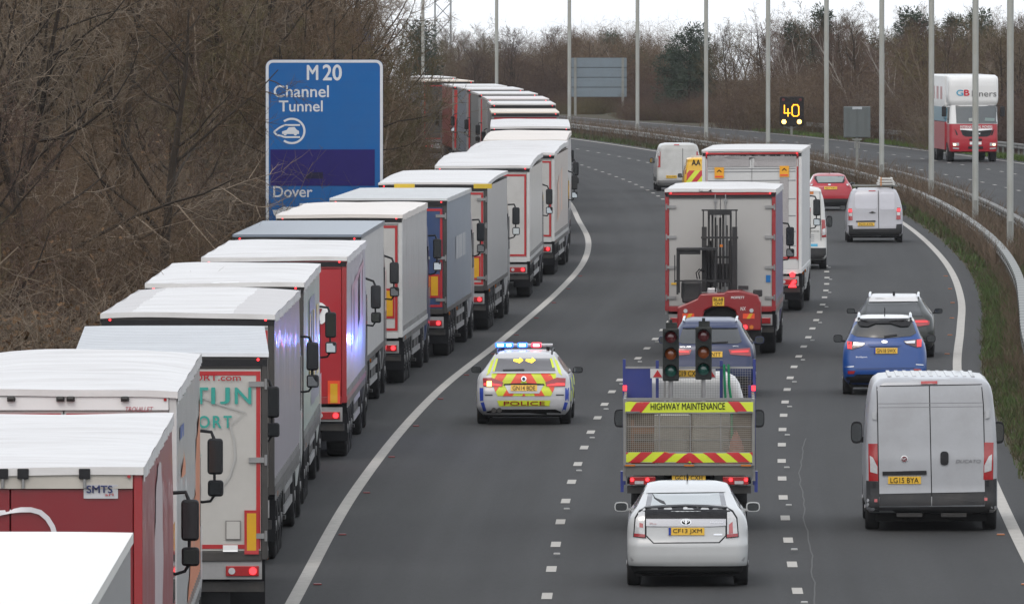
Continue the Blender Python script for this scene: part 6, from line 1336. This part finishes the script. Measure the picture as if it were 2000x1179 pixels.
for a, b_ in ((1337,1360), (1455,1478)):
    bx('reflector', mt('orange_red_reflector', (.75,.07,.02)), fk, fxp(a), fxp(b_), -.012, -.001, fz(622), fz(612))
    G().prism([(fxp(a+7), fz(622)), (fxp(a+14), fz(622)), (fxp(b_-3), fz(612)), (fxp(b_-10), fz(612))], 'y', -.018, -.012).build('yellow_stripe', ORM, fk)
for px, py, r, m_ in ((1343,607,4,CLEAR),(1472,606,4,CLEAR),(1451,630,4,REDL),(1459.5,638.5,4.6,REDON),(1472,638.5,4,AMBL),(1356,637,4,REDON)): G().cyl((fxp(px),-.03,fz(py)), (fxp(px),-.002,fz(py)), r/sF, 14).build('lamp', m_, fk)
bx('number_plate', PLATE, fk, fxp(1396), fxp(1418.5), -.03, -.015, fz(597), fz(580)); flat_text('plate_lettering', 'BL68', INK, fk, fxp(1398), fxp(1416.5), fz(587.5), fz(581.5), -.034, .02); flat_text('plate_lettering', 'OVF', INK, fk, fxp(1400), fxp(1415), fz(595.5), fz(589.5), -.034, .02); bx('plate_holder', FRED, fk, fxp(1397), fxp(1417), -.014, -.001, fz(597), fz(580))
flat_text('lettering', 'MOFFETT', WHT, fk, fxp(1432), fxp(1458), fz(583), fz(578.5), -.006, .02); flat_text('lettering', 'NX', WHT, fk, fxp(1450), fxp(1461), fz(606), fz(599), -.006, 0, .2)
# mast: outer and inner channels, chains, crossbars
for a, b_, t_, bt, y in ((1372.5,1382,443,570,1.0),(1432,1442,443,570,1.0),(1384,1388,416,566,1.1),(1427,1431,416,566,1.1),(1374,1376.5,409,445,1.05),(1438.5,1441,409,445,1.05),(1391,1395,420,560,1.15),(1401,1403,440,560,1.15),(1412,1416,420,560,1.15),(1420,1423,440,560,1.2),(1384,1391,470,566,1.25),(1424,1431,470,566,1.25),(1397,1400,425,565,1.28),(1406,1410,425,565,1.28),(1389,1426,515,545,1.35),(1378,1384,480,568,1.3),(1431,1436,480,568,1.3)): bx('mast_channel', FB, fk, fxp(a), fxp(b_), y, y+.12, fz(bt, y), fz(t_, y))
for a, b_, t_, bt, y in ((1384,1431,411,420,1.0),(1371,1444,462,466,.97),(1372,1443,409,412,1.05),(1384,1431,500,504,1.2),(1384,1431,545,552,1.1)): bx('mast_crossbar', FB, fk, fxp(a), fxp(b_), y, y+.06, fz(bt, y), fz(t_, y))
# cab guard
for a, b_, t_, bt, y in ((1325,1329,487,575,.1),(1325,1330,487,572,.85),(1400,1403,487,570,.1),(1396,1399,487,570,.85),(1321,1323,498,552,.0)): bx('cab_pillar', FB, fk, fxp(a), fxp(b_), y, y+.05, fz(bt, y), fz(t_, y))
G().box(fxp(1325), fxp(1403), .05, .95, fz(488,.4), fz(484,.4)).box(fxp(1321), fxp(1402), -.02, .03, fz(550), fz(547)).box(fxp(1331), fxp(1372), .1, .2, fz(497), fz(488)).build('cab_roof_guard', FB, fk)
G().box(fxp(1334), fxp(1374), .15, .35, fz(587), fz(547)).build('seat_back', FB, fk, bev=.08); G().box(fxp(1336), fxp(1372), .15, .6, fz(592), fz(578)).build('seat_cushion', FB, fk, bev=.04)
for x in (1367, 1372): G().tube([(fxp(x-3),.8,fz(546)),(fxp(x-5),.7,fz(534)),(fxp(x+1),.75,fz(527)),(fxp(x+7),.9,fz(532))], .015, 6).build('hose', BLACK, fk, smooth=60)
G().box(fxp(1385), fxp(1404), .3, .6, fz(574), fz(563)).build('control_box', CLEAR, fk, bev=.02); G().cyl((fxp(1411), .9, fz(484)), (fxp(1411), .9, fz(479)), .04, 10).build('beacon', AMBL, fk); G().box(fxp(1444), fxp(1464), .9, 1.0, fz(568), fz(560)).build('guard_frame', FB, fk); G().box(fxp(1474), fxp(1492), .4, .7, fz(580), fz(567)).build('battery_box', FB, fk, bev=.02)
for px, y in ((1340,.45), (1479,.45), (1409, 1.3)):
    t_, h_ = wheel_mesh(.36, .28, 'truck'); wo_ = ob('wheel', t_, fk, (fxp(px)-.14, y, .66)); ob('rim', h_, wo_)
for q in (-1, 1): bx('fork', DARK, fk, q*.35-.06, q*.35+.06, 1.3, 2.3, 1.0, 1.05)
# tail-lift lorry
v = lorry('tall white lorry with red outlined tail-lift, chequered panel and two orange stickers', 1566, 291, 4.38, 2.68, L=10.2, d=289, side=mt('side_white_clean', (.6,.6,.6), .35, dirt=.15), door=mt('white_shutter', (.56,.56,.55), .4, var=.03, dirt=.1, dc=(.4,.4,.4)), frame=mt('frame_white_clean', (.62,.62,.61), .4, dirt=.1), rough='panel', tape=False, group='lorries driving in the middle lane', lane=LN2, cab=(.6,.6,.6), wheels=[2.4, 3.7], name='rigid_lorry', cabpos=10.3, head=.05, camber=.05)
for p in ([(1378,298.5),(1559,297),(1559,300.5),(1378,302)], [(1378,302),(1381,302),(1381,505),(1378,505)], [(1556,300),(1559.5,300),(1559.5,507),(1556,507)], [(1381,503),(1556,501),(1556,505),(1381,507)]): v.rear('reflective_tape', p, TAPE, off=.02, thick=.003)
v.rear('chequer_plate', [(1382,304),(1554,302.5),(1554,325),(1382,326.5)], mt('chequer_plate', (.38,.36,.36), .5, .2, .25, 30, dirt=.3), off=.016, thick=.006); v.rear('chequer_plate', [(1523,346),(1540,346),(1540,500),(1523,500)], mt('chequer_plate', (.38,.36,.36)), off=.016, thick=.006)
for y in (329, 334.5, 352, 388, 421, 452, 480): v.rear('shutter_line', [(1383,y+.7),(1554,y-.7),(1554,y+.5),(1383,y+2)], mt('shutter_gap', (.22,.22,.23), .6), off=.012, thick=.002)
for x0, x1, y0, y1 in ((1395.5,1414,327,348.5), (1522.5,1541,324,345.5)):
    st_ = v.rrect('warning_sticker', x0, x1, y0, y1, mt('orange_sticker', (.78,.36,.02), .4), off=.03, thick=.004); v.rear('sticker_arrow', [(x0+4,y0+9),(x0+9,y0+4),(x1-4,y0+9),(x1-6,y0+9.5),(x0+9,y0+6.5),(x0+6,y0+9.5)], INK, off=.036, thick=0, par=st_); v.rrect('sticker_foot', x0+1, x1-2, y1-5, y1-2, FR, off=.036, thick=0, par=st_)
G().cyl((v.hw-.25,-.05,1.02), (v.hw-.25,0,1.02), .07, 16).build('brake_lamp', REDON, v.o); G().prism([(v.hw-.36,.68),(v.hw-.14,.68),(v.hw-.25,.86)], 'y', -.05, 0).build('red_triangle', REDON, v.o)
# removals lorry on the far carriageway
d = 557.; sg_ = F/d; v = V('removals_lorry', 'red and white removals lorry driving towards the camera on the far carriageway', 'lorry', 1902, d=d, X=(1902-1000)/F*d, rz=sl_(RR, 560)); o = v.o
GW = paint('lorry_clean_white', (.7,.7,.69), .05); GR_ = paint('removals_red', (.38,.012,.025), .06); hw = 1.34
def gzp(py): return (316.6-py)/sg_
box_ = G().box(-hw, hw, 1.75, 10.2, gzp(212), gzp(147)).build('box_upper', GW, o, bev=.08); 
lut = shell([(gzp(206),1.2,.25,1.8,.1,.05,.1),(gzp(200),1.27,.15,1.8,.12,.05,.1),(gzp(160),1.3,.18,1.8,.2,.05,.12),(gzp(150),1.28,.3,1.8,.25,.05,.12),(gzp(147.5),1.15,.5,1.8,.25,.05,.12)], 12).mesh('luton_head', GW, 42); ob('luton_head', lut, o)
bx('box_blue_band', paint('removals_teal', (.1,.24,.32), .05), o, -hw-.004, hw+.004, 1.8, 10.15, gzp(238), gzp(210)); bx('box_red_lower', GR_, o, -hw-.006, hw+.006, 1.8, 10.15, gzp(293), gzp(239))
for a in (3.2, 5.2, 7.2): bx('box_print', mt('faded_red_print', (.5,.3,.3)), o, -hw-.008, -hw-.004, a, a+1, gzp(195), gzp(170))
cab_ = shell([(.55,1.2,.06,1.7,.15,.05,.1),(.9,1.26,0,1.7,.2,.05,.12),(1.6,1.26,.02,1.7,.2,.05,.12),(gzp(243),1.26,.04,1.7,.2,.05,.12),(gzp(207),1.2,.22,1.7,.2,.05,.12)], 20).mesh('cab', GR_, 42); cb = ob('cab', cab_, o)
up = shell([(gzp(242),1.27,.03,1.72,.2,.05,.12),(gzp(206),1.21,.2,1.72,.2,.05,.12)], 8).mesh('cab_upper', GW, 42); ob('cab_upper', up, o); v.skin([cab_, up, lut])
v.rear('windscreen', [(1866,206),(1949,206),(1948,241),(1868,241)], mt('windscreen_glass', (.05,.06,.062), .06, var=.3, sc=2, coat=1), off=.02)
v.rear('dashboard_paper', [(1892,231),(1905,230),(1905,237),(1892,237)], mt('pale_paper', (.35,.38,.36)), off=.03, thick=.002); v.rear('dashboard_paper', [(1924,230),(1943,231),(1942,237),(1923,236)], mt('pale_paper2', (.2,.26,.25)), off=.03, thick=.002)
v.rear('grille', [(1876,254),(1938,254),(1934,264),(1928,267),(1886,267),(1880,264)], BLACK, off=.02); v.rear('chrome_bar', [(1875,251.5),(1938,251.5),(1938,253.5),(1907,256),(1875,253.5)], CHR, off=.03); v.rtext('grille_lettering', 'MAN', 1899, 1914, 259, 262.5, CHR, off=.04, bold=.04)
v.rear('lower_grille', [(1893,271),(1918,271),(1918,275),(1893,275)], BLACK, off=.02); v.rear('lower_grille', [(1891,286),(1920,286),(1920,291),(1891,291)], BLACK, off=.02); v.rear('bumper_dark', [(1880,297),(1928,297),(1926,304),(1882,304)], BLACK, off=.02); v.rear('number_plate', [(1894,277),(1917,277),(1917,282.5),(1894,282.5)], WHT, off=.03)
for q, fx in ((0, lambda p: p), (1, lambda p: [(2*1903-x, y) for x, y in p])):
    l = v.rear('headlight', fx([(1860,279),(1873,279),(1873,285),(1861,285)]), CLEAR, off=.02); v.rear('lamp', fx([(1862,281),(1867,281),(1867,284.5),(1862,284.5)]), mt('warm_headlamp', (.9,.7,.4), emi=(1,.75,.45), es=3), off=.03, thick=.002, par=l); v.rear('fog_lamp', fx([(1861,288),(1873,289),(1873,292),(1861,291)]), CLEAR, off=.02); v.rear('air_duct', fx([(1864,252),(1868,256),(1871,264),(1868,264)]), BLACK, off=.02)
v.rtext('lettering', 'G', 1868, 1881, 176, 187, mt('teal_lettering', (.1,.35,.5)), off=.02, bold=.05); v.rtext('lettering', 'B', 1883, 1893, 176, 187, mt('strong_red_lettering', (.55,.02,.04)), off=.02, bold=.05); v.rtext('lettering', 'Liners', 1898, 1946, 177, 189, mt('grey_lettering', (.1,.1,.1)), off=.02); v.rtext('lettering', 'INTERNATIONAL MOVERS', 1875.5, 1938, 245.5, 250.5, WHT, off=.02, bold=.02)
for q in (-1, 1):
    for y in (1.45, 7.2, 8.4): v.wheel(y, q, hw-.42, .52, .36, 'truck')
    G().box(*sorted((q*(hw+.06), q*(hw+.3))), .3, .42, gzp(228), gzp(208)).build('mirror', BLACK, o, bev=.04); G().tube([(q*1.2,.36,gzp(206)),(q*(hw+.18),.36,gzp(206)),(q*(hw+.18),.36,gzp(232)),(q*1.2,.36,gzp(234))], .02, 5).build('mirror_arm', BLACK, o)
    G().prism([(.35, gzp(241)), (1.2, gzp(241)), (1.2, gzp(209)), (.5, gzp(209))], 'x', q*1.2, q*1.275).build('side_window', GLASS, o)
bx('chassis', UNDER, o, -1.0, 1.0, .5, 10, .5, 1.0)
